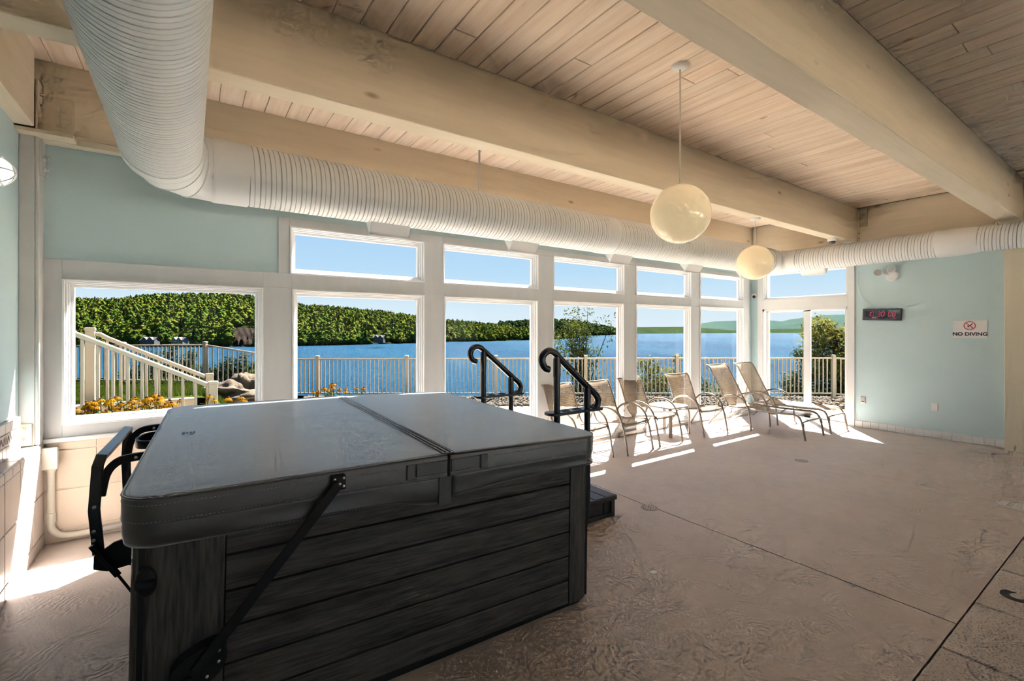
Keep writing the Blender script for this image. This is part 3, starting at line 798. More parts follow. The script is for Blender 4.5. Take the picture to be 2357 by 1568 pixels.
SEAM_ROWS = (0, 1, 4, 5)
def duct_obj(mb_, n=40):
    o = mb_.build('duct_run', 'duct_white', du, smooth=30)
    o.data.materials.append(M['duct_seam'])
    vz = len(mb_.v)
    mi = []
    for f in mb_.f:
        r_ = min(i // n for i in f) % 8
        mi.append(1 if r_ in (1, 5) else 0)
    o.data.polygons.foreach_set('material_index', mi)
    return o
def elbow(p_in, d_in, p_c, d_out, r0, r1, rc, n=40, gores=3, flip=False):
    """Segmented elbow turning from direction d_in to d_out around the corner point p_c."""
    din, dout = Vector(d_in), Vector(d_out); C = Vector(p_c)
    pts = []
    for i in range(gores + 1):
        t = i / gores
        a = t * math.pi / 2
        pts.append(C - din * rc * (1 - math.sin(a)) + dout * rc * (1 - math.cos(a)))
    tang = [(din * math.cos(i / gores * math.pi / 2) + dout * math.sin(i / gores * math.pi / 2)).normalized() for i in range(gores + 1)]
    mb = MB(); vs = []; up = Vector((0, 0, 1)); rows = []
    for i, (p, t) in enumerate(zip(pts, tang)):
        w = t.cross(up)
        r = r0 + (r1 - r0) * i / gores
        for dd, hh in ((-0.004, 0), (-0.002, 0.006), (0.002, 0.006), (0.004, 0)):
            rows.append((p + t * dd, w, r + hh))
    for p, w, r in rows:
        for j in range(n):
            a = 2 * math.pi * j / n
            vs.append(p + w * (r * math.cos(a)) + up * (r * math.sin(a)))
    fs = []
    for i in range(len(rows) - 1):
        for j in range(n): fs.append((i * n + j, i * n + (j + 1) % n, (i + 1) * n + (j + 1) % n, (i + 1) * n + j))
    mb.add(vs, fs)
    return mb
RN, RA, RB_ = 0.222, 0.230, 0.185
XN, YA_, XE = -0.152, 4.16, 8.60
du = thing('spiral_duct', (4, 4.16, 2.55), 'large white spiral ventilation duct turning along the window wall and over the door', 'duct')
duct_obj(spiral_duct('Y', (XN, ZD), -7.0, 3.88, RN))
MB().tube([(XN, 3.74, ZD), (XN, 3.741, ZD), (XN, 3.87, ZD)], [RN - 0.012, RN + 0.005, RN + 0.005], 40, cap=False).build('duct_collar', 'duct_white', du, smooth=40)
elbow(None, (0, 1, 0), (XN, YA_, ZD), (1, 0, 0), RN, RA, 0.30).build('duct_elbow', 'duct_white', du, smooth=40)
MB().tube([(XN + 0.29, YA_, ZD), (XN + 0.52, YA_, ZD)], RA + 0.006, 40, cap=False).build('duct_collar', 'duct_white', du, smooth=40)
duct_obj(spiral_duct('X', (YA_, ZD), XN + 0.40, 4.28, RA))
MB().tube([(4.17, YA_, ZD), (4.172, YA_, ZD), (4.19, YA_, ZD), (4.35, YA_, ZD), (4.368, YA_, ZD), (4.37, YA_, ZD)], [RA + 0.002, RA + 0.002, RA + 0.007, RA + 0.007, RA + 0.002, RA + 0.002], 40, cap=False).build('duct_collar', 'duct_white', du, smooth=40)
duct_obj(spiral_duct('X', (YA_, ZD), 4.26, XE - 0.22, RA))
MB().tube([(XE - 0.40, YA_, ZD), (XE - 0.25, YA_, ZD)], RA + 0.005, 40, cap=False).build('duct_collar', 'duct_white', du, smooth=40)
elbow(None, (1, 0, 0), (XE, YA_, ZD), (0, -1, 0), RA, RB_, 0.26).build('duct_elbow', 'duct_white', du, smooth=40)
MB().tube([(XE, YA_ - 0.25, ZD), (XE, YA_ - 0.40, ZD)], RB_ + 0.005, 40, cap=False).build('duct_collar', 'duct_white', du, smooth=40)
duct_obj(spiral_duct('Y', (XE, ZD), 1.84, YA_ - 0.30, RB_))
MB().tube([(XE, 1.96, ZD), (XE, 1.95, ZD), (XE, 1.78, ZD), (XE, 1.56, ZD), (XE, 1.54, ZD)], [RB_ + 0.002, RB_ + 0.006, RB_ + 0.005, RB_ - 0.012, RB_ - 0.018], 40, cap=False).build('duct_collar', 'duct_white', du, smooth=40)
duct_obj(spiral_duct('Y', (XE, ZD), -7.0, 1.68, RB_ - 0.02))
MB().tube([(2.48, YA_ + 0.02, ZD + RA - 0.01), (2.48, YA_ + 0.02, ZC)], 0.011, 8).build('hanger_rod', 'duct_white', du)
MB().tube([(8.75, 1.40, ZD + 0.12), (8.80, 1.42, ZD + 0.2), (8.86, 1.42, ZD + 0.24)], 0.012, 6).build('hanger_clip', 'duct_white', du)
# diffusers under the duct: wedge hoods, open toward the glass
def diffuser(x0, x1, along='X'):
    prof = [(-0.03, -RA + 0.005), (0.045, -RA - 0.10), (0.17, -RA + 0.07)]        # across, down
    m_ = MB(); n = 3
    if along == 'X':
        vs = [(x, YA_ + a, ZD + z) for x in (x0, x1) for a, z in prof]
    else:
        prof = [(-0.03, -RB_ + 0.005), (0.04, -RB_ - 0.085), (0.15, -RB_ + 0.06)]
        vs = [(XE + a, y, ZD + z) for y in (x0, x1) for a, z in prof]
    m_.add(vs, [(0, 1, 2), (5, 4, 3), (0, 3, 4, 1), (1, 4, 5, 2), (2, 5, 3, 0)])
    o = m_.build('diffuser', 'duct_white', du, bevel=0.004, seg=1)
    if along == 'X':
        MB().box(x0 - 0.003, x1 + 0.003, YA_ + 0.038, YA_ + 0.050, ZD - RA - 0.108, ZD - RA - 0.096).build('lip', 'duct_white', o, org=du.location)
    else:
        MB().box(XE + 0.034, XE + 0.046, x0 - 0.003, x1 + 0.003, ZD - RB_ - 0.092, ZD - RB_ - 0.08).build('lip', 'duct_white', o, org=du.location)
for x in (1.335, 2.87, 4.44, 6.02, 7.55): diffuser(x, x + 0.37)
diffuser(3.36, 3.74, 'Y'); diffuser(-0.6, -0.2, 'Y')

# ================================================================== LAMPS
def pendant(x, y, ztop, zc, label, r=0.217):
    g = thing('pendant_lamp', (x, y, zc - r), label, 'pendant lamp', 'globe pendant lamps')
    MB().lathe([(0, ztop - 0.028), (0.03, ztop - 0.026), (0.062, ztop - 0.012), (0.066, ztop), (0, ztop)], (x, y, 0), 28).build('canopy', 'white_trim', g, smooth=50)
    MB().tube([(x, y, ztop - 0.02), (x, y, zc + r - 0.004)], 0.006, 8).build('rod', 'pvc', g)
    MB().lathe([(0, zc + r + 0.012), (0.03, zc + r + 0.010), (0.055, zc + r - 0.006), (0.055, zc + r - 0.014)], (x, y, 0), 20).build('cap', 'pvc', g, smooth=50)
    MB().lathe([(r * math.sin(math.pi * i / 32), zc + r * math.cos(math.pi * i / 32)) for i in range(33)], (x, y, 0), 48).build('globe', 'globe_acrylic', g, smooth=180)
    return g
pendant(3.005, 2.137, ZC, 2.465, 'large cream globe pendant hanging from the plank ceiling between the beams')
pendant(5.95, 3.125, ZB, 2.462, 'smaller-looking cream globe pendant hung under the beam in front of the duct')
wlamp = thing('wall_lamp', (-1.0, 3.93, 2.53), 'lit white oval bulkhead lamp with wire guard on the teal wall', 'wall lamp')
Ml = Matrix.Rotation(R(90), 4, 'Y')
MB().lathe([(0, 0), (0.105, 0), (0.105, 0.03), (0.09, 0.04), (0, 0.04)], (-1.0, 3.93, 2.53), 28, Ml).build('base', 'camera_white', wlamp, smooth=40)
MB().lathe([(0.088, 0.035), (0.086, 0.07), (0.075, 0.105), (0.05, 0.13), (0.02, 0.14), (0, 0.141)], (-1.0, 3.93, 2.53), 28, Ml).build('glass', 'lamp_glass', wlamp, smooth=180)
for k in range(3):
    a = math.pi * k / 3
    pts = [(-1.0 + 0.03 + 0.125 * math.sin(t), 3.93 + 0.10 * math.cos(t) * math.cos(a), 2.53 + 0.10 * math.cos(t) * math.sin(a)) for t in [math.pi * i / 12 for i in range(13)]]
    MB().tube(pts, 0.0035, 6).build('guard_wire', 'camera_white', wlamp)
MB().tube([(-1.0 + 0.10, 3.93 + 0.085 * math.cos(2 * math.pi * i / 24), 2.53 + 0.085 * math.sin(2 * math.pi * i / 24)) for i in range(24)], 0.0035, 6, closed=True).build('guard_ring', 'camera_white', wlamp)

# ================================================================== HOT TUB
HX, HY = 1.11, 1.165
spa = thing('hot_tub', (0.925, 3.165, 0.0), 'dark charcoal hot tub with grey plank sides under a closed folding cover', 'hot tub', rot=(0, R(1.0), R(-2.0)), world_coords=False)
sx, sy = HX - 0.03, HY - 0.03
MB().prism(rrect(-sx + 0.05, sx - 0.05, -sy + 0.03, sy - 0.05, 0.05), -0.03, 0.06).build('base', 'spa_black', spa)
MB().box(-sx + 0.03, sx - 0.03, -sy + 0.025, sy - 0.03, 0.05, 0.90).build('inner_shell', 'spa_black', spa)
# corner panels: rounded uprights
cr = 0.12
def corner(kx, ky, lx, ly):
    """kx, ky = which corner; lx, ly = how far the panel reaches along each side."""
    out = []
    pts = [(sx - lx, -sy), ]
    pts = [(sx - lx, -sy)] + [(sx - cr + cr * math.sin(a), -sy + cr - cr * math.cos(a)) for a in [math.pi / 2 * i / 8 for i in range(9)]] + [(sx, -sy + ly)]
    inn = [(sx - 0.03, -sy + ly), (sx - 0.03, -sy + cr), (sx - cr, -sy + 0.03), (sx - lx, -sy + 0.03)]
    poly = [(x * kx, y * (-ky)) for x, y in pts + inn]
    if kx * -ky < 0: poly = poly[::-1]
    o = MB().prism(poly, 0.045, 0.90).build('corner_panel', 'spa_corner', spa, smooth=40, bevel=0.004)
    return o
corner(1, -1, 0.185, 0.20); corner(-1, -1, 0.29, 0.25); corner(1, 1, 0.2, 0.2); corner(-1, 1, 0.2, 0.2)
# planks of the four sides
gz = [0.046, 0.183, 0.321, 0.459, 0.596, 0.733, 0.90]
for z0, z1 in zip(gz, gz[1:]):
    def plank(x0, x1, y0, y1, mat):
        o = MB().box(-(x1 - x0) / 2, (x1 - x0) / 2, -(y1 - y0) / 2, (y1 - y0) / 2, -(z1 - z0) / 2 + 0.004, (z1 - z0) / 2 - 0.004).build('plank', mat, spa, bevel=0.004, seg=2)
        o.location = ((x0 + x1) / 2, (y0 + y1) / 2, (z0 + z1) / 2)
    plank(-sx + 0.293, sx - 0.188, -sy + 0.004, -sy + 0.03, 'spa_plank')
    plank(-sx + 0.203, sx - 0.203, sy - 0.03, sy - 0.004, 'spa_plank')
    plank(sx - 0.03, sx - 0.004, -sy + 0.203, sy - 0.203, 'spa_plank_side')
    plank(-sx + 0.004, -sx + 0.03, -sy + 0.253, sy - 0.203, 'spa_plank_side')
# cover in two halves with a hinge fold
SEAM = 0.115
def cover_half(x0, x1, rs, name, hi0, hi1):
    rings = []
    base = rrect(x0, x1, -HY, HY, rs, 8)
    n = len(base)
    cx_, cy_ = (x0 + x1) / 2, 0.0
    def inset(d):
        return rrect(x0 + d, x1 - d, -HY + d, HY - d, [max(q - d, 0.0001) for q in rs], 8)
    vs = []; zb = 0.905
    def ztop(x): 
        t = (x - x0) / (x1 - x0)
        return hi0 + (hi1 - hi0) * t
    lay = [(0.0, lambda x: zb), (0.0, lambda x: ztop(x) - 0.012), (0.003, lambda x: ztop(x) - 0.005), (0.010, lambda x: ztop(x) - 0.0005), (0.03, lambda x: ztop(x) + 0.001), (0.25, lambda x: ztop(x) + 0.003)]
    for d, zf in lay:
        for x, y in inset(d): vs.append((x, y, zf(x)))
    fs = [tuple(range(n))[::-1]]
    for i in range(len(lay) - 1):
        for j in range(n): fs.append((i * n + j, i * n + (j + 1) % n, (i + 1) * n + (j + 1) % n, (i + 1) * n + j))
    k = (len(lay) - 1) * n
    fs.append(tuple(range(k, k + n)))
    m_ = MB().add(vs, fs)
    return m_.build(name, 'cover_vinyl', spa, smooth=50), base, ztop
rl = (0.13, 0.004, 0.004, 0.13); rr_ = (0.004, 0.13, 0.13, 0.004)
cl_, bl_, zl_ = cover_half(-HX, SEAM - 0.006, rl, 'cover_half', 0.998, 1.012)
cr_, br_, zr_ = cover_half(SEAM + 0.006, HX, rr_, 'cover_half', 1.012, 0.998)
def hang(outline, zt, zb, off0, off1, wav, name, part, seed):
    """A vinyl skirt hanging from the outline (open run of points), wavy toward its hem."""
    P = [Vector((x, y, 0)) for x, y in outline]
    # resample
    S = [P[0]]
    for a, b2 in zip(P, P[1:]):
        L = (b2 - a).length; k = max(1, int(L / 0.04))
        for i in range(1, k + 1): S.append(a.lerp(b2, i / k))
    n = len(S); vs = []; rows = 7
    nor = []
    for i in range(n):
        t = (S[min(i + 1, n - 1)] - S[max(i - 1, 0)]).normalized(); nor.append(Vector((t.y, -t.x, 0)))
    for r_ in range(rows):
        f_ = r_ / (rows - 1)
        for i in range(n):
            w = mnoise.noise(Vector((S[i].x * 1.9 + seed, S[i].y * 1.9, f_ * 1.5)))
            o_ = off0 + (off1 - off0) * f_ + w * wav * f_
            z = zt + (zb(i / (n - 1), S[i]) - zt) * f_
            p = S[i] + nor[i] * o_
            vs.append((p.x, p.y, z))
    fs = [(r_ * n + i, (r_ + 1) * n + i, (r_ + 1) * n + i + 1, r_ * n + i + 1) for r_ in range(rows - 1) for i in range(n - 1)]
    m_ = MB().add(vs, fs)
    o = m_.build(name, 'cover_vinyl', part, smooth=180)
    so_ = o.modifiers.new('cloth', 'SOLIDIFY'); so_.thickness = 0.003; so_.offset = 0
    hem = [vs[(rows - 1) * n + i] for i in range(n)]
    return o, hem, nor, S
def run(outline, first, last):
    return outline[first:last + 1]
# outline runs: left half goes along front (to the seam) around the left side; order is counter-clockwise
def frontrun(o, side):
    """The outer run of a half outline without its hinge edge, kept counter-clockwise."""
    xs_ = SEAM
    idx = [i for i, p in enumerate(o) if abs(p[0] - xs_) > 0.02]
    n = len(o)
    hin = [i for i in range(n) if i not in idx]
    # start after the last hinge index in cyclic order
    st = [i for i in idx if (i - 1) % n in hin][0]
    run_ = []; i = st
    while i in idx: run_.append(o[i]); i = (i + 1) % n
    a = o[(st - 1) % n]; b2 = o[i]
    return [a] + run_ + [b2]
fl_l = frontrun(bl_, 'l'); fl_r = frontrun(br_, 'r')
def hem_l(t, p):
    d = math.hypot(p.x - SEAM, p.y + HY)
    return 0.822 - 0.045 * math.exp(-(d / 0.22) ** 2)
def hem_r(t, p):
    d = math.hypot(p.x - SEAM, p.y + HY)
    return 0.832 - 0.030 * math.exp(-(d / 0.30) ** 2)
skl, heml, norl, Sl = hang(fl_l, 0.912, hem_l, -0.006, -0.004, 0.014, 'skirt_flap', cl_, 1.0)
skr, hemr, norr, Sr = hang(fl_r, 0.912, hem_r, -0.006, -0.010, 0.014, 'skirt_flap', cr_, 4.0)
# stitching: rows of little thread dashes
def stitches(S, nor, zf, off, name, parent, step=0.011, ln=0.007):
    m_ = MB(); acc = 0.0
    for i in range(len(S) - 1):
        a, b2 = Vector(S[i]), Vector(S[i + 1]); L = (b2 - a).length
        if L < 1e-5: continue
        t = (b2 - a) / L; k = max(1, int(L / step))
        for j in range(k):
            p = a + t * (L * (j + 0.2) / k); q = p + t * ln
            nn = nor[i]
            pa = Vector((p.x, p.y, zf(p))) + nn * off; pb = Vector((q.x, q.y, zf(q))) + nn * off
            u_ = Vector((0, 0, 0.0012))
            m_.add([pa - u_, pb - u_, pb + u_, pa + u_, pa + nn * 0.0012, pb + nn * 0.0012], [(0, 1, 5, 4), (2, 3, 4, 5), (1, 2, 5), (3, 0, 4)])
    o = m_.build(name, 'cover_thread', parent); o['kind'] = 'stuff'
    return o
stitches(Sl, norl, lambda p: 0.972 + 0.0 * p.x, 0.0006, 'stitching', cl_); stitches(Sr, norr, lambda p: 0.974, 0.0006, 'stitching', cr_)
stitches(Sl, norl, lambda p: 0.913, 0.0012, 'stitching', cl_); stitches(Sr, norr, lambda p: 0.913, 0.0012, 'stitching', cr_)
stitches([Vector(h) for h in heml], norl, lambda p: hem_l(0, p) + 0.008, 0.0018, 'stitching', cl_)
stitches([Vector(h) for h in hemr], norr, lambda p: hem_r(0, p) + 0.008, 0.0018, 'stitching', cr_)
# piping along the top edge
for o_, zf, par in ((fl_l, zl_, cl_), (fl_r, zr_, cr_)):
    MB().tube([(x * 0.9985, y * 0.9985, zf(x) - 0.004) for x, y in o_], 0.0045, 6).build('piping', 'cover_vinyl', par, smooth=180)
# hinge fold: doubled flap running over the seam
hf = MB()
for dx_, zz in ((-0.030, 1.0155), (-0.012, 1.018), (0.012, 1.017), (0.028, 1.0145)):
    hf.tube([(SEAM + dx_, -HY + 0.012, zz), (SEAM + dx_ * 0.9, -0.4, zz + 0.002), (SEAM + dx_, 0.5, zz + 0.001), (SEAM + dx_, HY - 0.012, zz)], 0.0032, 6)
hf.build('hinge_piping', 'cover_vinyl', cl_, smooth=180)
MB().box(SEAM - 0.034, SEAM + 0.034, -HY + 0.006, HY - 0.006, 1.006, 1.0165).build('hinge_fold', 'cover_vinyl', cl_, bevel=0.004)
# end flaps beside the seam on the front
for s_, nm in ((-1, cl_), (1, cr_)):
    xa = SEAM + s_ * 0.010; xb = SEAM + s_ * 0.165
    MB().box(min(xa, xb), max(xa, xb), -HY - 0.007, -HY + 0.002, 0.925, 0.985).build('handle_strap', 'cover_vinyl', nm, bevel=0.003)
    xc = SEAM + s_ * 0.19
    MB().box(xc - 0.020, xc + 0.020, -HY - 0.009, -HY + 0.002, 0.918, 0.987).build('strap_tab', 'cover_vinyl', nm, bevel=0.003)
MB().prism([(SEAM - 0.05, -HY - 0.002), (SEAM + 0.012, -HY - 0.006), (SEAM + 0.012, -HY + 0.004), (SEAM - 0.05, -HY + 0.006)], 0.775, 0.905).build('seam_gusset', 'cover_vinyl', cl_, bevel=0.001)
# printed care marks on the cover
pr = MB()
for k, (dx_, dy_, w_, h_) in enumerate(((0.0, 0.0, 0.012, 0.05), (0.018, 0.012, 0.010, 0.03), (0.035, -0.03, 0.02, 0.02), (0.035, 0.02, 0.012, 0.03), (0.052, 0.0, 0.008, 0.06))):
    pr.box(-0.98 + dx_, -0.98 + dx_ + w_, -0.02 + dy_, -0.02 + dy_ + h_, 1.0025, 1.0034)
pr.build('printed_mark', 'sign_black', cl_)
# lifter: bent frame on the left side
lf = MB()
lx = -1.285; ya, yb = -0.36, 0.52
rect = [(-1.0, -0.62), (1.0, -0.62), (1.0, 0.62), (-1.0, 0.62)]
fr = [(lx + 0.015, ya, 0.545), (lx - 0.004, ya, 0.75), (lx + 0.005, ya, 0.95), (lx + 0.012, ya + 0.03, 0.985), (lx + 0.014, ya + 0.10, 0.985), (lx + 0.014, yb - 0.08, 0.975), (lx + 0.012, yb - 0.02, 0.97), (lx + 0.006, yb, 0.945), (lx, yb, 0.78), (lx + 0.012, yb, 0.56)]
MB().tube(fr, 0.021, prof=rect, up=(0, -1, 0)).build('lifter_frame', 'spa_black_blue', spa, bevel=0.004)
for y_ in (ya + 0.04, yb - 0.04):
    arm_ = spline([(lx + 0.012, y_, 0.80), (lx + 0.030, y_, 0.90), (lx + 0.075, y_, 0.955), (lx + 0.15, y_, 0.968), (-HX + 0.01, y_, 0.966)], 6)
    MB().tube(arm_, 0.018, prof=rect, up=(0, -1, 0)).build('lifter_arm', 'spa_black', spa, smooth=40)
    MB().lathe([(0, 0), (0.008, 0), (0.008, 0.006), (0, 0.007)], (-HX - 0.035, y_ - 0.012, 0.967), 8, Matrix.Rotation(R(90), 4, 'X')).build('bolt', 'bolt_metal', spa)
for z in (0.62, 0.66, 0.77): MB().lathe([(0, 0), (0.008, 0), (0.008, 0.006), (0, 0.007)], (lx, ya - 0.022, z), 8, Matrix.Rotation(R(90), 4, 'X')).build('bolt', 'bolt_metal', spa)
MB().prism([(-1.29, 0.47), (-1.29, 0.53), (-1.22, 0.58), (-1.06, 0.62), (-1.06, 0.40), (-1.10, 0.41), (-1.16, 0.46), (-1.24, 0.45)], -0.008, 0.008, Matrix.Translation((0, ya + 0.02, 0)) @ Matrix.Rotation(R(90), 4, 'X')).build('lifter_bracket', 'spa_black', spa, bevel=0.003)
MB().tube([(lx - 0.005, ya - 0.03, 0.60), (-1.195, ya - 0.03, 0.44)], 0.014, 10).build('gas_strut', 'spa_black', spa, smooth=60)
MB().tube([(-1.195, ya - 0.03, 0.44), (-1.10, ya - 0.03, 0.27)], 0.006, 8).build('strut_rod', 'spa_black', spa, smooth=60)
MB().tube(spline([(-HX - 0.0, 0.30, 0.955), (-HX - 0.06, 0.26, 0.95), (-HX - 0.085, 0.16, 0.945), (-HX - 0.06, 0.08, 0.945), (-HX, 0.05, 0.945)], 6), 0.014, prof=[(-0.5, -1.6), (0.5, -1.6), (0.5, 1.6), (-0.5, 1.6)], up=(0, 0, 1)).build('cover_handle', 'spa_black', spa, smooth=40)
# support arm on the front
fy = -HY - 0.012
def bar2(a, b2, w, y0, y1, name, mat='spa_black', par=spa):
    a, b2 = Vector((a[0], 0, a[1])), Vector((b2[0], 0, b2[1])); t = (b2 - a).normalized(); u_ = Vector((-t.z, 0, t.x)) * w
    q = [a - u_, b2 - u_, b2 + u_, a + u_]
    m_ = MB().add([Vector((p.x, y0, p.z)) for p in q] + [Vector((p.x, y1, p.z)) for p in q], [(0, 1, 2, 3), (7, 6, 5, 4), (0, 4, 5, 1), (1, 5, 6, 2), (2, 6, 7, 3), (3, 7, 4, 0)])
    return m_.build(name, mat, par, bevel=0.003)
PVT = (-0.875, 0.370); TOP = (-0.395, 0.963)
bar2(PVT, TOP, 0.020, fy - 0.030, fy - 0.022, 'support_arm')
MB().prism([(TOP[0] - 0.028, TOP[1] - 0.03), (TOP[0] + 0.028, TOP[1] - 0.03), (TOP[0] + 0.028, TOP[1] + 0.028), (TOP[0] - 0.028, TOP[1] + 0.028)], fy - 0.020, fy + 0.014, Matrix(((1, 0, 0, 0), (0, 0, 1, 0), (0, 1, 0, 0), (0, 0, 0, 1)))).build('arm_plate', 'spa_black', spa, bevel=0.003)
for dx_, dz_ in ((-0.018, 0.016), (0.018, 0.018), (0.018, -0.016), (0.0, -0.002)):
    MB().lathe([(0, 0), (0.0055, 0), (0.0055, 0.004), (0.002, 0.005), (0, 0.004)], (TOP[0] + dx_, fy - (0.031 if dx_ == 0 else 0.020), TOP[1] + dz_), 10, Matrix.Rotation(R(90), 4, 'X')).build('screw', 'bolt_metal', spa)
pp = spline([(PVT[0] - 0.075, PVT[1] - 0.045, 0), (PVT[0] - 0.06, PVT[1] + 0.03, 0), (PVT[0] + 0.03, PVT[1] + 0.075, 0), (PVT[0] + 0.085, PVT[1] + 0.07, 0), (PVT[0] + 0.095, PVT[1] + 0.01, 0), (PVT[0] + 0.06, PVT[1] - 0.045, 0), (PVT[0] - 0.01, PVT[1] - 0.065, 0)], 5, closed=True)
SWP = Matrix(((1, 0, 0, 0), (0, 0, 1, 0), (0, 1, 0, 0), (0, 0, 0, 1)))
MB().prism([(p.x, p.y) for p in pp], fy - 0.018, -sy + 0.004, SWP).build('pivot_plate', 'spa_black', spa, bevel=0.004)
MB().prism([(p.x * 0.45 + 0.55 * PVT[0] - 0.05, p.y * 0.45 + 0.55 * PVT[1] - 0.045) for p in pp], fy - 0.034, fy - 0.018, SWP).build('pivot_hub', 'spa_black', spa, bevel=0.004)
for dx_, dz_, q in ((0.07, 0.052, 0.006), (0.07, 0.012, 0.006), (0.035, -0.030, 0.006), (-0.03, -0.040, 0.009)):
    MB().lathe([(0, 0), (q, 0), (q, 0.005), (q * 0.4, 0.006), (0, 0.0045)], (PVT[0] + dx_, fy - (0.018 if q < 0.008 else 0.034), PVT[1] + dz_), 8, Matrix.Rotation(R(90), 4, 'X')).build('screw', 'bolt_metal', spa)
# oval cover locks on two corners
def lock(x, y, z, ang):
    Mr = Matrix.Translation((x, y, z)) @ Matrix.Rotation(ang, 4, 'Z') @ Matrix.Rotation(R(90), 4, 'X')
    o = MB().lathe([(0, 0.012), (0.026, 0.011), (0.034, 0.006), (0.036, 0.0)], (0, 0, 0), 24, Mr @ Matrix.Diagonal((0.9, 1.5, 1, 1))).build('cover_lock', 'spa_black', spa, smooth=50)
    MB().add([Mr @ Vector(v) for v in ((-0.03, -0.02, 0.008), (0.03, -0.02, 0.008), (0.03, 0.012, 0.008), (-0.03, 0.012, 0.008), (-0.026, -0.014, 0.026), (0.026, -0.014, 0.026), (0.026, 0.008, 0.022), (-0.026, 0.008, 0.022))], [(0, 1, 5, 4), (1, 2, 6, 5), (2, 3, 7, 6), (3, 0, 4, 7), (4, 5, 6, 7)]).build('buckle', 'spa_black', o, bevel=0.003)
lock(-sx + 0.055, -sy + 0.002, 0.700, R(-12)); lock(sx + 0.0, -sy + 0.17, 0.755, R(90))

# ================================================================== SPA STEPS + HANDRAILS
stp = thing('spa_steps', (2.62, 3.30, 0), 'black plastic two-tread step box beside the hot tub', 'steps')
def tread(x0, x1, z1, y0=2.78, y1=3.80):
    MB().box(x0 + 0.02, x1 - 0.012, y0 + 0.03, y1 - 0.03, 0.0, z1 - 0.035).build('riser', 'step_plastic', stp, bevel=0.01)
    n = 4; w = (x1 - x0) / n
    for i in range(n): MB().box(x0 + w * i + 0.003, x0 + w * (i + 1) - 0.003, y0, y1, z1 - 0.03, z1).build('slat', 'step_plastic', stp, bevel=0.006)
    MB().box(x0, x1 + 0.006, y0 - 0.004, y0 + 0.024, z1 - 0.045, z1 - 0.002).build('end_cap', 'step_plastic', stp, bevel=0.008)
    e = MB()
    e.box(x0 + 0.02, x1 - 0.012, y0 + 0.014, y0 + 0.032, 0.0, 0.035); e.box(x1 - 0.05, x1 - 0.008, y0 + 0.01, y0 + 0.032, 0.0, z1 - 0.04); e.box(x1 - 0.13, x1 - 0.115, y0 + 0.02, y0 + 0.032, 0.03, z1 - 0.05)
    e.box(x0 + 0.10, x0 + 0.22, y0 + 0.02, y0 + 0.032, 0.055, 0.07); e.box(x0 + 0.10, x0 + 0.22, y0 + 0.02, y0 + 0.032, 0.085, 0.10)
    e.build('end_ribs', 'step_plastic', stp, bevel=0.004)
tread(2.52, 3.02, 0.185); tread(2.10, 2.50, 0.38)
def handrail(y, label, dx=0.0):
    h = thing('handrail', (2.48 + dx, y, 0), label, 'handrail', 'hot tub handrails')
    r = 0.030
    def P(x, z): return (x + dx, y, z)
    path = spline([P(2.243, 1.300), P(2.205, 1.315), P(2.180, 1.365), P(2.192, 1.412), P(2.240, 1.440), P(2.295, 1.428), P(2.36, 1.375)], 6) + [P(2.50, 1.262), P(2.62, 1.163)]
    path += spline([P(2.70, 1.100), P(2.745, 1.062), P(2.765, 1.02), P(2.755, 0.985), P(2.725, 0.962), P(2.700, 0.968)], 6)
    MB().tube(path, r * 0.92, 14).build('grip_rail', 'spa_black_blue', h, smooth=60)
    for x, z in ((2.325, 1.40), (2.645, 1.14)):
        MB().tube([P(x, 0.10), P(x, z)], r * 0.86, 14).build('post', 'spa_black_blue', h, smooth=60)
        MB().tube([P(x, z - 0.16), P(x, z - 0.02)], r * 0.98, 14).build('sleeve', 'spa_black_blue', h, smooth=60)
    ty = y + 0.01
    tr = MB(); out = rrect(2.235 + dx, 2.80 + dx, ty - 0.065, ty + 0.065, 0.05, 6)
    tr.prism(out, 0.945, 0.968)
    o = tr.build('drink_tray', 'spa_black_blue', h, bevel=0.006)
    for x in (2.42, 2.54, 2.72):
        MB().tube([(x + dx + 0.036 * math.cos(2 * math.pi * i / 24), ty - 0.0 + 0.036 * math.sin(2 * math.pi * i / 24), 0.968) for i in range(24)], 0.006, 6, closed=True).build('cup_ring', 'spa_black_blue', h, smooth=60)
        MB().lathe([(0, 0.9682), (0.033, 0.9684)], (x + dx, ty, 0.0005), 20).build('cup_well', 'hole_dark', h)
    return h
handrail(2.75, 'black curled handrail with drink tray at the near end of the hot tub steps')
handrail(3.84, 'black curled handrail at the far end of the hot tub steps, toward the windows', dx=0.0)

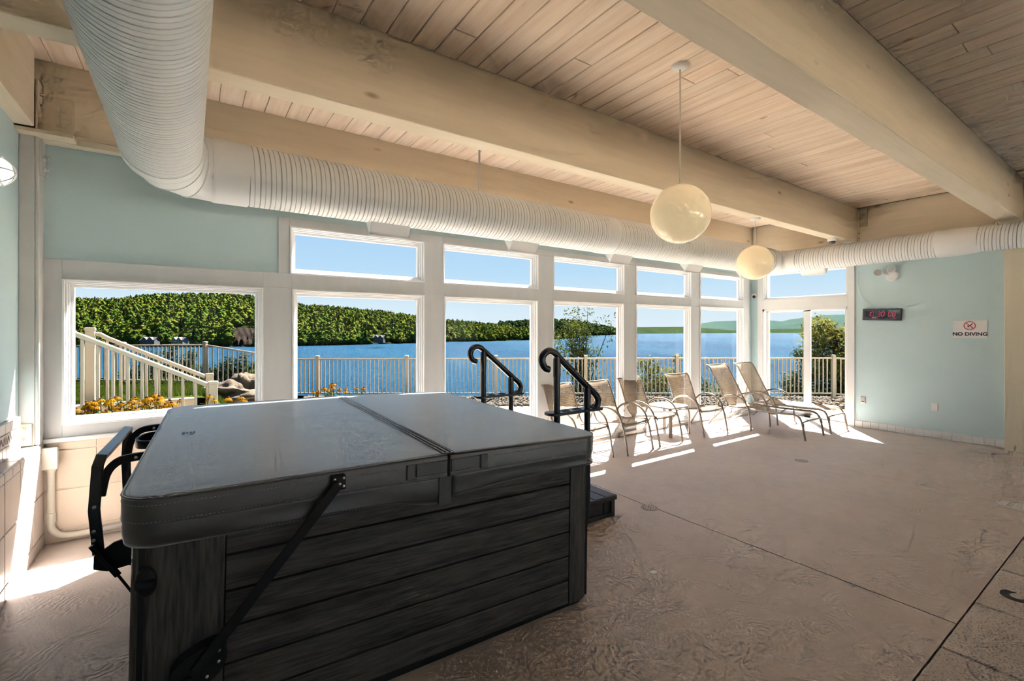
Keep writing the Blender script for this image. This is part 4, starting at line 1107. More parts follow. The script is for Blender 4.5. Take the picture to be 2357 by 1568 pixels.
# ================================================================== CHAIRS
def grid_sheet(prof, w, nx=6, name='sling'):
    """A fabric sheet swept across x, its profile given as (y, z) points; UVs in metres."""
    me = bpy.data.meshes.new(name); n = len(prof)
    L = [0.0]
    for a, b2 in zip(prof, prof[1:]): L.append(L[-1] + math.hypot(b2[0] - a[0], b2[1] - a[1]))
    vs = []; 
    for i, (y, z) in enumerate(prof):
        for j in range(nx + 1):
            x = -w / 2 + w * j / nx
            sag = 0.012 * (1 - (2 * x / w) ** 2)
            t0 = prof[min(i + 1, n - 1)]; t1 = prof[max(i - 1, 0)]
            ty_, tz_ = t0[0] - t1[0], t0[1] - t1[1]; q = math.hypot(ty_, tz_) or 1
            vs.append((x, y + sag * tz_ / q, z - sag * ty_ / q) if True else None)
    fs = [(i * (nx + 1) + j, i * (nx + 1) + j + 1, (i + 1) * (nx + 1) + j + 1, (i + 1) * (nx + 1) + j) for i in range(n - 1) for j in range(nx)]
    me.from_pydata(vs, [], fs)
    uv = me.uv_layers.new(name='UVMap')
    for p in me.polygons:
        for li in p.loop_indices:
            v = me.loops[li].vertex_index
            uv.data[li].uv = (vs[v][0], L[v // (nx + 1)])
    me.polygons.foreach_set('use_smooth', [True] * len(me.polygons))
    me.materials.append(M['sling_fabric'])
    return me
def add_mesh(name, me, parent):
    o = bpy.data.objects.new(name, me); COL.objects.link(o); o.parent = parent; return o
def make_chair():
    c = thing('patio_chair', (0, 0, 0), world_coords=False)
    w = 0.50; xo = 0.275
    prof = [(p.x, p.y) for p in spline([(-0.315, 0.352, 0), (-0.300, 0.385, 0), (-0.26, 0.402, 0), (-0.10, 0.385, 0), (0.05, 0.362, 0), (0.13, 0.370, 0), (0.185, 0.43, 0), (0.245, 0.58, 0), (0.31, 0.75, 0), (0.345, 0.83, 0), (0.375, 0.868, 0), (0.395, 0.872, 0)], 5)]
    add_mesh('sling', grid_sheet(prof, w), c)
    for s in (-1, 1):
        MB().tube([(s * w / 2, y, z) for y, z in prof], 0.011, 8).build('side_rail', 'chair_frame', c, smooth=60)
        arm = spline([(s * xo, -0.375, 0.0), (s * xo, -0.345, 0.16), (s * xo, -0.305, 0.33), (s * xo, -0.24, 0.48), (s * xo, -0.13, 0.560), (s * xo, 0.0, 0.575), (s * xo, 0.12, 0.545), (s * xo, 0.215, 0.470), (s * (xo - 0.01), 0.25, 0.40)], 6)
        MB().tube(arm, 0.0145, 8, sy=0.75).build('arm', 'chair_frame', c, smooth=60)
        MB().tube(spline([(s * (xo - 0.012), 0.10, 0.372), (s * (xo - 0.005), 0.20, 0.22), (s * xo, 0.345, 0.0)], 5), 0.0125, 8).build('leg', 'chair_frame', c, smooth=60)
    for y, z in ((-0.27, 0.372), (0.10, 0.345)):
        MB().tube(spline([(-xo, y, z), (-0.1, y, z - 0.012), (0.1, y, z - 0.012), (xo, y, z)], 4), 0.010, 8).build('seat_bar', 'chair_frame', c, smooth=60)
    MB().tube([(-w / 2, 0.393, 0.871), (w / 2, 0.393, 0.871)], 0.010, 8).build('top_bar', 'chair_frame', c, smooth=60)
    MB().box(-xo, xo, 0.305, 0.325, 0.025, 0.07).build('stretcher', 'chair_frame', c, bevel=0.004)
    return c
chair_labels = ['tan sling patio chair nearest the hot tub, half hidden by its handrail', 'tan sling patio chair second from the hot tub, in front of the fourth window',
                'tan sling patio chair touching the near side of the white side table', 'tan sling patio chair between the white side table and the loungers']
ch0 = make_chair()
for i, (x, y, a) in enumerate(((4.08, 4.44, 2), (4.80, 4.40, 5), (5.535, 4.46, 3), (6.60, 4.41, -5))):
    o = ch0 if i == 0 else copy_tree(ch0)
    o.location = (x, y, 0); o.rotation_euler = (0, 0, R(a))
    tag(o, chair_labels[i], 'chair', 'sling patio chairs along the windows')
def make_lounger():
    c = thing('chaise_lounge', (0, 0, 0), world_coords=False)
    w = 0.54; xo = 0.30
    bed = [(p.x, p.y) for p in spline([(-1.00, 0.318, 0), (-0.975, 0.345, 0), (-0.92, 0.360, 0), (-0.60, 0.352, 0), (-0.25, 0.348, 0), (0.08, 0.352, 0)], 6)]
    back = [(p.x, p.y) for p in spline([(0.10, 0.355, 0), (0.16, 0.46, 0), (0.30, 0.72, 0), (0.395, 0.90, 0), (0.43, 0.955, 0), (0.475, 0.99, 0), (0.50, 0.995, 0)], 6)]
    add_mesh('bed_sling', grid_sheet(bed, w), c)
    add_mesh('back_sling', grid_sheet(back, w), c)
    for s in (-1, 1):
        MB().tube([(s * w / 2, y, z) for y, z in back], 0.012, 8).build('back_rail', 'chair_frame', c, smooth=60)
        br = spline([(s * (w / 2 + 0.006), 0.14, 0.345), (s * (w / 2 + 0.006), -0.3, 0.338), (s * (w / 2 + 0.006), -0.8, 0.345), (s * (w / 2 + 0.010), -0.93, 0.348), (s * (w / 2 + 0.018), -1.005, 0.31), (s * xo, -1.05, 0.20), (s * xo, -1.085, 0.0)], 6)
        MB().tube(br, 0.0145, 8).build('bed_rail', 'chair_frame', c, smooth=60)
        arm = spline([(s * xo, -0.295, 0.0), (s * xo, -0.275, 0.20), (s * xo, -0.24, 0.36), (s * xo, -0.16, 0.475), (s * xo, -0.02, 0.530), (s * xo, 0.13, 0.510), (s * xo, 0.25, 0.44), (s * (xo - 0.012), 0.30, 0.36)], 6)
        MB().tube(arm, 0.0145, 8, sy=0.75).build('arm', 'chair_frame', c, smooth=60)
        MB().tube(spline([(s * (xo - 0.012), 0.12, 0.345), (s * xo, 0.28, 0.17), (s * xo, 0.44, 0.0)], 5), 0.0125, 8).build('leg', 'chair_frame', c, smooth=60)
    MB().tube(spline([(-xo, -1.06, 0.19), (-xo + 0.015, -1.052, 0.235), (-xo + 0.06, -1.045, 0.258), (xo - 0.06, -1.045, 0.258), (xo - 0.015, -1.052, 0.235), (xo, -1.06, 0.19)], 6), 0.012, 8).build('foot_bar', 'chair_frame', c, smooth=60)
    for y in (-0.55, -0.05):
        MB().tube(spline([(-w / 2, y, 0.335), (-w / 2 + 0.06, y, 0.312), (-0.1, y, 0.290), (0.1, y, 0.290), (w / 2 - 0.06, y, 0.312), (w / 2, y, 0.335)], 5), 0.010, 8).build('bed_bar', 'chair_frame', c, smooth=60)
    MB().tube([(-w / 2, 0.497, 0.994), (w / 2, 0.497, 0.994)], 0.010, 8).build('top_bar', 'chair_frame', c, smooth=60)
    MB().tube([(-w / 2, 0.42, 0.62), (-w / 2, 0.30, 0.30)], 0.008, 6).build('back_stay', 'chair_frame', c, smooth=60)
    MB().tube([(-w / 2, 0.24, 0.60), (-w / 2 + 0.02, 0.36, 0.14), (w / 2 - 0.02, 0.36, 0.14), (w / 2, 0.24, 0.60)], 0.008, 6).build('prop_bar', 'chair_frame', c, smooth=60)
    MB().box(-xo, xo, 0.395, 0.415, 0.025, 0.065).build('stretcher', 'chair_frame', c, bevel=0.004)
    return c
lg = make_lounger(); lg.location = (7.60, 4.19, 0)
tag(lg, 'tan sling chaise lounge beside the patio chairs, its foot farther into the room', 'chaise lounge', 'sling chaise lounges by the door')
l2 = copy_tree(lg); l2.location = (8.41, 4.17, 0)
tag(l2, 'tan sling chaise lounge right in front of the sliding glass door', 'chaise lounge', 'sling chaise lounges by the door')
# side table
tb = thing('side_table', (6.09, 4.56, 0), 'small white-topped side table between two sling patio chairs', 'table', world_coords=False)
hs = 0.235
MB().prism(rrect(-hs, hs, -hs, hs, 0.09, 6), 0.425, 0.445).build('table_top', 'table_top_white', tb, bevel=0.006)
MB().tube([(x, y, 0.428) for x, y in rrect(-hs - 0.004, hs + 0.004, -hs - 0.004, hs + 0.004, 0.09, 6)], 0.012, 8, closed=True).build('rim', 'chair_frame', tb, smooth=60)
for sx_ in (-1, 1):
    for sy_ in (-1, 1):
        q = hs * 0.98
        pts = spline([(sx_ * (q - 0.10), sy_ * (q - 0.10), 0.418), (sx_ * (q - 0.035), sy_ * (q - 0.035), 0.405), (sx_ * (q - 0.008), sy_ * (q - 0.008), 0.36), (sx_ * q, sy_ * q, 0.25), (sx_ * q, sy_ * q, 0.0)], 5)
        MB().tube(pts, 0.024, prof=[(-1, -0.5), (0, -0.15), (1, -0.5), (1, 0.1), (0, 0.5), (-1, 0.1)], up=(sx_, sy_, 0.01)).build('leg', 'chair_frame', tb, smooth=40)

# ================================================================== THINGS ON THE EAST WALL
ck = thing('wall_clock', (XB, 2.735, 1.755), 'black digital clock with red numerals hung beside the glass door', 'clock', rot=(0, 0, 0), world_coords=False)
ck.rotation_euler = (R(2.0), 0, 0)
def yz(o_):  # prism in x thickness from (y, z) outline
    return Matrix(((0, 0, 1, 0), (1, 0, 0, 0), (0, 1, 0, 0), (0, 0, 0, 1)))
MB().prism(rrect(-0.25, 0.25, 0.0, 0.185, 0.004, 2), -0.055, -0.004, yz(0)).build('case', 'black_plastic', ck, bevel=0.004)
MB().prism(rrect(-0.225, 0.232, 0.022, 0.163, 0.002, 1), -0.0565, -0.054, yz(0)).build('face', 'clock_face', ck)
# seven segment numerals; the wall is seen from inside, so +y is to the viewer's left
SEG = {'0': 'abcdef', '1': 'bc', '3': 'abgcd', '8': 'abcdefg', '6': 'acdefg'}
def seg7(ch, y0, z0, w, h):
    m_ = MB(); t = 0.0055
    S = {'a': ((0, h), (w, h)), 'b': ((w, h), (w, h / 2)), 'c': ((w, h / 2), (w, 0)), 'd': ((0, 0), (w, 0)), 'e': ((0, 0), (0, h / 2)), 'f': ((0, h / 2), (0, h)), 'g': ((0, h / 2), (w, h / 2))}
    for k in SEG[ch]:
        (a0, b0), (a1, b1) = S[k]
        sh = 0.12
        p = Vector((0, y0 - (a0 + sh * b0), z0 + b0)); q = Vector((0, y0 - (a1 + sh * b1), z0 + b1)); d = (q - p).normalized()
        p, q = p + d * 0.006, q - d * 0.006; u_ = Vector((0, -d.z, d.y)) * t * 0.5
        vs = [p - u_, q - u_, q + u_, p + u_]
        m_.add([v + Vector((-0.0572, 0, 0)) for v in vs] + [v + Vector((-0.0566, 0, 0)) for v in vs], [(0, 1, 2, 3), (4, 7, 6, 5), (0, 4, 5, 1), (1, 5, 6, 2), (2, 6, 7, 3), (3, 7, 4, 0)])
    m_.build('numeral', 'clock_digit', ck)
for ch, y in (('1', 0.185), ('0', 0.140), ('3', 0.052), ('0', 0.000), ('0', -0.088), ('8', -0.142)): seg7(ch, y, 0.066, 0.034, 0.068)
for y0, ww_ in ((0.20, 0.008), (0.12, 0.05), (-0.165, 0.02)):
    MB().box(-0.0572, -0.0566, y0 - ww_, y0, 0.036, 0.042).build('indicator', 'clock_digit', ck)
cw = spline([(9.07, 3.085, 2.62), (9.07, 3.05, 2.52), (9.07, 3.06, 2.40), (9.07, 3.04, 2.28), (9.07, 3.00, 2.14), (9.07, 2.93, 2.06), (9.07, 2.86, 2.00), (9.065, 2.84, 1.965), (9.05, 2.90, 1.945)], 6)
tag(MB().tube(cw, 0.003, 6).build('power_cord', 'grey_trim'), 'thin cord running down the teal wall to the digital clock', 'cord')
sg = thing('no_diving_sign', (XB, 1.722, 1.487), 'white NO DIVING sign with red prohibition circle on the teal wall', 'sign', world_coords=False)
MB().box(-0.006, -0.001, -0.178, 0.178, 0.0, 0.25).build('panel', 'sign_white', sg, bevel=0.001)
text_mesh('lettering', 'NO DIVING', 0.066, 'sign_black', (-0.0068, 0.0, 0.055), (R(90), 0, R(-90)), sg, 0.0004, sx=1.04, offset=0.0022)
rc_, zc_ = 0.058, 0.175
MB().tube([(-0.0068, rc_ * math.cos(2 * math.pi * i / 40), zc_ + rc_ * math.sin(2 * math.pi * i / 40)) for i in range(40)], 0.0052, prof=[(-1, -0.1), (1, -0.1), (1, 0.1), (-1, 0.1)], up=(1, 0, 0), closed=True).build('prohibition_ring', 'sign_red', sg)
a_ = R(135)
fig = MB()
fig.tube([(-0.0066, -0.030, zc_ + 0.030), (-0.0066, -0.008, zc_ + 0.004)], 0.006, prof=[(-1, -0.08), (1, -0.08), (0.5, 0.08), (-0.5, 0.08)], up=(1, 0, 0))
fig.tube([(-0.0066, -0.008, zc_ + 0.006), (-0.0066, 0.020, zc_ - 0.020)], 0.005, prof=[(-1, -0.08), (1, -0.08), (0.5, 0.08), (-0.5, 0.08)], up=(1, 0, 0))
fig.lathe([(0, 0), (0.008, 0), (0.008, 0.0006), (0, 0.0006)], (-0.0066, 0.018, zc_ - 0.004), 12, Matrix.Rotation(R(-90), 4, 'Y'))
fig.box(-0.0070, -0.0064, -0.028, 0.030, zc_ - 0.036, zc_ - 0.031)
fig.build('diver_pictogram', 'sign_black', sg)
MB().tube([(-0.0073, 0.041, zc_ + 0.041), (-0.0073, -0.041, zc_ - 0.041)], 0.0052, prof=[(-1, -0.1), (1, -0.1), (1, 0.1), (-1, 0.1)], up=(1, 0, 0)).build('prohibition_bar', 'sign_red', sg)
# emergency light
em_ = thing('emergency_light', (XB, 2.62, 2.42), 'white twin-head emergency light high on the teal wall', 'emergency light')
MX = Matrix.Rotation(R(-90), 4, 'Y')
MB().lathe([(0, 0.0), (0.082, 0.0), (0.082, 0.02), (0.07, 0.04), (0.0, 0.045)], (XB, 2.60, 2.45), 28, MX).build('base', 'camera_white', em_, smooth=40)
for (y, z, a1_, a2_) in ((2.775, 2.505, 0.35, 0.12), (2.575, 2.535, -0.25, 0.15)):
    Mh = Matrix.Rotation(a1_, 4, 'Z') @ Matrix.Rotation(a2_, 4, 'Y') @ MX
    hd = MB().lathe([(0, 0.0), (0.035, 0.0), (0.054, 0.03), (0.060, 0.055), (0.058, 0.060), (0, 0.058)], (XB - 0.065, y, z), 24, Mh).build('lamp_head', 'camera_white', em_, smooth=40)
    MB().lathe([(0, 0.0605), (0.050, 0.0605), (0.050, 0.0615), (0, 0.0615)], (XB - 0.065, y, z), 24, Mh).build('lens', 'metal_plate', hd, org=em_.location)
    MB().tube([(XB - 0.04, 2.64, 2.46), (XB - 0.065, y, z)], 0.012, 8).build('neck', 'camera_white', em_)
# wall plates
def plate(y, z, mat, label, name, kind):
    o = thing(name, (XB, y, z), label, 'wall plate')
    b_ = MB().box(XB - 0.008, XB - 0.0005, y - 0.037, y + 0.037, z - 0.06, z + 0.06).build('plate', mat, o, bevel=0.004)
    if kind == 'outlet':
        MB().box(XB - 0.018, XB - 0.006, y - 0.03, y + 0.03, z - 0.045, z + 0.05).build('cover_flap', 'metal_plate', o, bevel=0.006)
        MB().box(XB - 0.0195, XB - 0.017, y - 0.018, y + 0.018, z - 0.03, z - 0.016).build('slot', 'hole_dark', o)
    for dz in (-0.045, 0.045): MB().lathe([(0, 0), (0.005, 0), (0.005, 0.002), (0, 0.0025)], (XB - (0.018 if kind == 'outlet' else 0.008), y, z + dz), 8, MX).build('screw', 'bolt_metal', o)
plate(2.99, 0.452, 'metal_plate', 'small grey metal outlet cover low on the wall beside the glass door', 'outlet_cover', 'outlet')
plate(2.10, 0.46, 'sign_white', 'blank white wall plate low on the teal wall below the sign', 'blank_plate', 'blank')
# cameras
dc = thing('dome_camera', (8.20, 3.105, 2.94), 'white dome security camera under the beam above the door', 'security camera')
MB().lathe([(0, ZB - 0.001), (0.062, ZB - 0.001), (0.066, ZB - 0.03), (0.060, ZB - 0.05), (0.045, ZB - 0.052)], (8.20, 3.105, 0), 28).build('housing', 'camera_white', dc, smooth=40)
MB().lathe([(0.046, ZB - 0.050), (0.044, ZB - 0.068), (0.030, ZB - 0.088), (0.0, ZB - 0.095)], (8.20, 3.105, 0), 24).build('dome', 'clock_face', dc, smooth=180)
tc_ = thing('turret_camera', (9.06, 4.77, 2.26), 'small white ball security camera in the corner beside the door', 'security camera')
MB().lathe([(0.0, 0.0), (0.05, 0.0), (0.05, 0.015), (0.04, 0.03), (0, 0.035)], (9.08, 4.775, 2.27), 24, MX).build('mount', 'camera_white', tc_, smooth=40)
MB().ico((9.03, 4.765, 2.262), 0.045, 3).build('ball', 'camera_white', tc_, smooth=180)
MB().lathe([(0, 0), (0.030, 0), (0.030, 0.006), (0, 0.008)], (9.0, 4.745, 2.248), 20, Matrix.Rotation(R(35), 4, 'Z') @ Matrix.Rotation(R(-105), 4, 'Y')).build('lens', 'clock_face', tc_, smooth=40)
MB().tube([(9.03, 4.80, 2.70), (9.03, 4.80, 2.30)], 0.004, 6).build('cable', 'pvc', tc_)

# ================================================================== SMALL FLOOR THINGS
def drain(x, y, label):
    o = thing('floor_drain', (x, y, 0), label, 'drain', 'floor drains')
    MB().lathe([(0, 0.0035), (0.07, 0.0035), (0.076, 0.002), (0.078, 0.0)], (x, y, 0), 32).build('grate', 'cast_iron', o, smooth=40)
    for k in range(16):
        a = 2 * math.pi * k / 16
        MB().lathe([(0, 0.0042), (0.0055, 0.0042), (0.0055, 0.003)], (x + 0.06 * math.cos(a), y + 0.06 * math.sin(a), 0), 8).build('hole', 'hole_dark', o)
    for k in range(8):
        a = 2 * math.pi * k / 8; rr2 = 0.034 if k % 2 else 0.016
        MB().lathe([(0, 0.0042), (0.0055, 0.0042), (0.0055, 0.003)], (x + rr2 * math.cos(a), y + rr2 * math.sin(a), 0), 8).build('hole', 'hole_dark', o)
drain(3.40, 2.735, 'round perforated floor drain next to the hot tub steps')
drain(6.15, 2.66, 'round perforated floor drain far out on the deck')
sl = thing('skimmer_lid', (6.16, 0.86, 0), 'round pale plastic skimmer lid set in the deck', 'lid')
MB().lathe([(0, 0.008), (0.10, 0.008), (0.10, 0.006), (0.112, 0.006), (0.114, 0.010), (0.128, 0.009), (0.132, 0.0)], (6.16, 0.86, 0), 40).build('cover', 'lid_plastic', sl, smooth=40)
for k in range(5): MB().box(6.10, 6.22, 0.80 + 0.03 * k - 0.003, 0.80 + 0.03 * k + 0.003, 0.008, 0.0095).build('rib', 'lid_plastic', sl)
chip = [(2.490, 1.985), (2.505, 1.972), (2.535, 1.975), (2.545, 1.990), (2.535, 2.006), (2.505, 2.010), (2.492, 2.000)]
tag(MB().prism(chip, 0.0004, 0.003).build('paint_chip', 'paper_white'), 'small white flake lying on the deck in front of the hot tub', 'flake')
def puddle(cx_, cy_, a, b2, rot, seed, label):
    pts = []
    for i in range(28):
        t = 2 * math.pi * i / 28; k = 1 + 0.35 * mnoise.noise(Vector((math.cos(t) * 1.5, math.sin(t) * 1.5, seed)))
        x, y = a * k * math.cos(t), b2 * k * math.sin(t)
        pts.append((cx_ + x * math.cos(rot) - y * math.sin(rot), cy_ + x * math.sin(rot) + y * math.cos(rot)))
    tag(MB().prism(pts, -0.001, 0.0012).build('puddle', 'wet_floor'), label, 'puddle')
# conduit on the knee wall
cd = thing('electrical_conduit', (-0.85, 4.84, 0.02), 'cream plastic conduit with junction box running down the tiled wall', 'conduit')
MB().box(-0.892, -0.812, 4.752, 4.823, 0.578, 0.728).build('junction_box', 'pvc', cd, bevel=0.006)
MB().box(-0.897, -0.807, 4.742, 4.755, 0.572, 0.734).build('box_lid', 'pvc', cd, bevel=0.004)
MB().tube([(-0.905, 4.79, 0.70), (-0.885, 4.79, 0.70)], 0.02, 12).build('stub', 'pvc', cd)
MB().tube([(-0.850, 4.79, 0.59), (-0.850, 4.79, 0.55)], 0.028, 16).build('coupling', 'pvc', cd, smooth=50)
MB().tube([(-0.850, 4.79, 0.57), (-0.850, 4.79, 0.16)], 0.022, 16).build('pipe', 'pvc', cd, smooth=50)
MB().tube([(-0.850, 4.79, 0.24), (-0.850, 4.79, 0.17)], 0.027, 16).build('coupling', 'pvc', cd, smooth=50)
MB().tube(spline([(-0.850, 4.79, 0.18), (-0.845, 4.79, 0.12), (-0.80, 4.79, 0.065), (-0.72, 4.79, 0.05), (-0.60, 4.79, 0.05)], 6), 0.022, 16).build('bend', 'pvc', cd, smooth=50)
MB().tube([(-0.61, 4.79, 0.05), (0.5, 4.79, 0.055)], 0.021, 16).build('pipe', 'pvc_grey', cd, smooth=50)
MB().box(-0.40, -0.385, 4.762, 4.823, 0.02, 0.08).build('clip', 'bolt_metal', cd, bevel=0.003)

# ================================================================== OUTDOORS
FW = Vector((math.cos(R(55.3)), math.sin(R(55.3)), 0)); RT = Vector((FW.y, -FW.x, 0))
LAKE = -9.0
lake = MB().add([(-9000, -300, LAKE), (9000, -9000, LAKE), (9000, 9000, LAKE), (-9000, 9000, LAKE)], [(0, 1, 2, 3)]).build('lake', 'lake_water'); tag(lake, kind='structure')
# paved strip round the building, ending at the fence
pat = MB().prism([(0.75, 4.926), (9.261, 4.926), (9.261, -30), (13.2, -30), (13.3, 4.0), (11.9, 5.4), (3.0, 10.6), (0.75, 10.6)][::1], -0.20, -0.05).build('patio', 'patio_concrete'); tag(pat, kind='structure')
yard = MB().box(-30, 30, -40, -9.15, -0.5, -0.06).build('ground', 'patio_concrete'); tag(yard, kind='structure')
# fence
def P2(u, d): return FW * d + RT * (u * d)
def up_(px): return (px - 1178.5) / 1070.0
pk_me = bbox_mesh('picket', 0.026, 0.026, 1.0, 0.004)
ps_me = None
def fence_run(fe, a, b2, za, zb, zta, ztb, step=0.0965, posts=(0.0, 1.0), ground=None):
    """Rails, posts and pickets from a to b2 (Vectors); bottom/top rail heights given at both ends."""
    L = (b2 - a).length; t = (b2 - a) / L; ang = math.atan2(t.y, t.x); org = fe.location
    def pt(s): return a + t * s
    for z0_, z1_, hh in ((za, zb, 0.034), (zta, ztb, 0.036)):
        p, q = pt(0) + Vector((0, 0, z0_)), pt(L) + Vector((0, 0, z1_))
        MB().tube([p, q], hh / 2, prof=[(-0.75, -1), (0.75, -1), (0.75, 0.8), (0, 1.0), (-0.75, 0.8)], up=(0, 0, 1)).build('rail', 'fence_cream', fe, org=org, bevel=0.003, seg=1)
    n = int(L / step)
    for i in range(n):
        s = (i + 0.5) * L / n
        if any(abs(s - pp_ * L) < 0.05 for pp_ in posts): continue
        f_ = s / L; zb_ = za + (zb - za) * f_; zt_ = zta + (ztb - zta) * f_
        p = pt(s)
        piece('picket', pk_me, 'fence_cream', fe, (p.x - org.x, p.y - org.y, (zb_ + zt_) / 2 - org.z), (0, 0, ang), (1, 1, zt_ - zb_))
    for pp_ in posts:
        s = pp_ * L; p = pt(s); f_ = pp_; zt_ = zta + (ztb - zta) * f_ + 0.055; g = (za + (zb - za) * f_) - 0.16
        m_ = MB(); h = 0.038
        m_.box(-h, h, -h, h, g - org.z, zt_ - org.z)
        o = m_.build('post', 'fence_cream', fe, bevel=0.004, seg=1); o.location = (p.x - org.x, p.y - org.y, 0); o.rotation_euler = (0, 0, ang)
        c_ = MB().add([(-h - 0.005, -h - 0.005, 0), (h + 0.005, -h - 0.005, 0), (h + 0.005, h + 0.005, 0), (-h - 0.005, h + 0.005, 0), (-h, -h, 0.022), (h, -h, 0.022), (h, h, 0.022), (-h, h, 0.022), (0, 0, 0.03)], [(3, 2, 1, 0), (0, 1, 5, 4), (1, 2, 6, 5), (2, 3, 7, 6), (3, 0, 4, 7), (4, 5, 8), (5, 6, 8), (6, 7, 8), (7, 4, 8)]).build('post_cap', 'fence_cream', o); c_.location = (0, 0, zt_ - org.z)
D = 11.0
px_posts = [731 - 207, 731, 936, 1142, 1348, 1558, 1763]
A0 = P2(up_(640), D); A1 = P2(up_(1918), D)
fe = thing('terrace_fence', P2(up_(1300), D) - Vector((0, 0, 0.05)), 'long cream metal picket fence between the patio and the lake', 'fence', world_coords=False)
Lf = (A1 - A0).length
fr_ = [(P2(up_(p), D) - A0).dot((A1 - A0).normalized()) / Lf for p in px_posts]
fence_run(fe, A0, A1, 0.10, 0.10, 0.915, 0.935, posts=[p for p in fr_ if p >= 0.02] + [1.0])
fence_run(fe, A1, Vector((13.3, 2.0, 0)), 0.09, 0.06, 0.935, 0.90, posts=(1.0,))
fence_run(fe, Vector((13.3, 2.0, 0)), Vector((13.4, -3.0, 0)), 0.06, 0.06, 0.90, 0.90, posts=(0.5, 1.0))
# lawn terrace to the left, sloping to its own fence
def lawn_z(x, y):
    d = x * FW.x + y * FW.y
    t = min(max((y - 7.2) / 5.0, 0), 1)
    return 0.76 - 0.36 * t
C1 = P2(up_(472), 10.5); C0 = P2(up_(60), 10.75); C2 = P2(up_(640), 11.05)
lw = MB(); nx, ny = 26, 22
xsl = np.linspace(-9.0, 0.55, nx); ysl = np.linspace(7.15, 14.6, ny)
vs = []
for y in ysl:
    for x in xsl:
        e = max(0, (x - 0.05) / 0.5); 
        vs.append((x, y, lawn_z(x, y) - 0.30 * min(e, 1) ** 1.5 + 0.02 * mnoise.noise(Vector((x * 1.3, y * 1.3, 0)))))
lw.add(vs, [(j * nx + i, j * nx + i + 1, (j + 1) * nx + i + 1, (j + 1) * nx + i) for j in range(ny - 1) for i in range(nx - 1)])
lw.box(-9.0, 0.5, 7.15, 14.6, -0.6, 0.15)
tag(lw.build('lawn', 'lawn_soil', smooth=180), kind='structure')
fe2 = thing('lawn_fence', C1 - Vector((0, 0, -0.3)), 'cream metal picket fence at the far edge of the lawn', 'fence', world_coords=False)
fence_run(fe2, C0, C1, 0.46, 0.45, 1.225, 1.265, posts=(0.55, 1.0))
fence_run(fe2, C1, C2, 0.45, 0.15, 1.265, 0.965, posts=(1.0,))
# grass blades
def blades(n, fx, name, mat, parent=None, h=(0.04, 0.09)):
    rs = np.random.RandomState(3)
    pts = fx(rs, n); n = len(pts)
    a = rs.rand(n) * 2 * np.pi; hh = h[0] + rs.rand(n) * (h[1] - h[0]); w = 0.006 + 0.004 * rs.rand(n)
    lean = (rs.rand(n, 2) - 0.5) * 0.06
    v = np.zeros((n, 3, 3)); dx = np.cos(a) * w; dy = np.sin(a) * w
    v[:, 0] = pts + np.stack([dx, dy, np.zeros(n)], 1); v[:, 1] = pts - np.stack([dx, dy, np.zeros(n)], 1)
    v[:, 2] = pts + np.stack([lean[:, 0], lean[:, 1], hh], 1)
    return numpy_mesh(name, v.reshape(-1, 3), np.arange(3 * n).reshape(-1, 3), mat, parent)
def numpy_mesh(name, v, f, mat, parent=None, smooth=False):
    me = bpy.data.meshes.new(name); k = f.shape[1]
    me.vertices.add(len(v)); me.vertices.foreach_set('co', v.astype(np.float32).ravel())
    me.loops.add(f.size); me.loops.foreach_set('vertex_index', f.astype(np.int32).ravel())
    me.polygons.add(len(f)); me.polygons.foreach_set('loop_start', np.arange(0, f.size, k, dtype=np.int32))
    me.update(calc_edges=True); me.validate()
    if smooth: me.polygons.foreach_set('use_smooth', np.ones(len(f), dtype=bool))
    me.materials.append(M[mat])
    o = bpy.data.objects.new(name, me); COL.objects.link(o)
    if parent is not None: o.parent = parent
    return o
def lawn_pts(rs, n):
    x = -4.2 + rs.rand(n) * 4.6; y = 7.3 + rs.rand(n) ** 1.2 * 6.9
    z = np.array([lawn_z(a, b2) - 0.30 * min(max(0, (a - 0.05) / 0.5), 1) ** 1.5 for a, b2 in zip(x, y)])
    return np.stack([x, y, z], 1)
g = blades(34000, lawn_pts, 'grass', 'grass_blade'); tag(g, 'short green grass covering the lawn terrace', 'grass', kind='stuff')
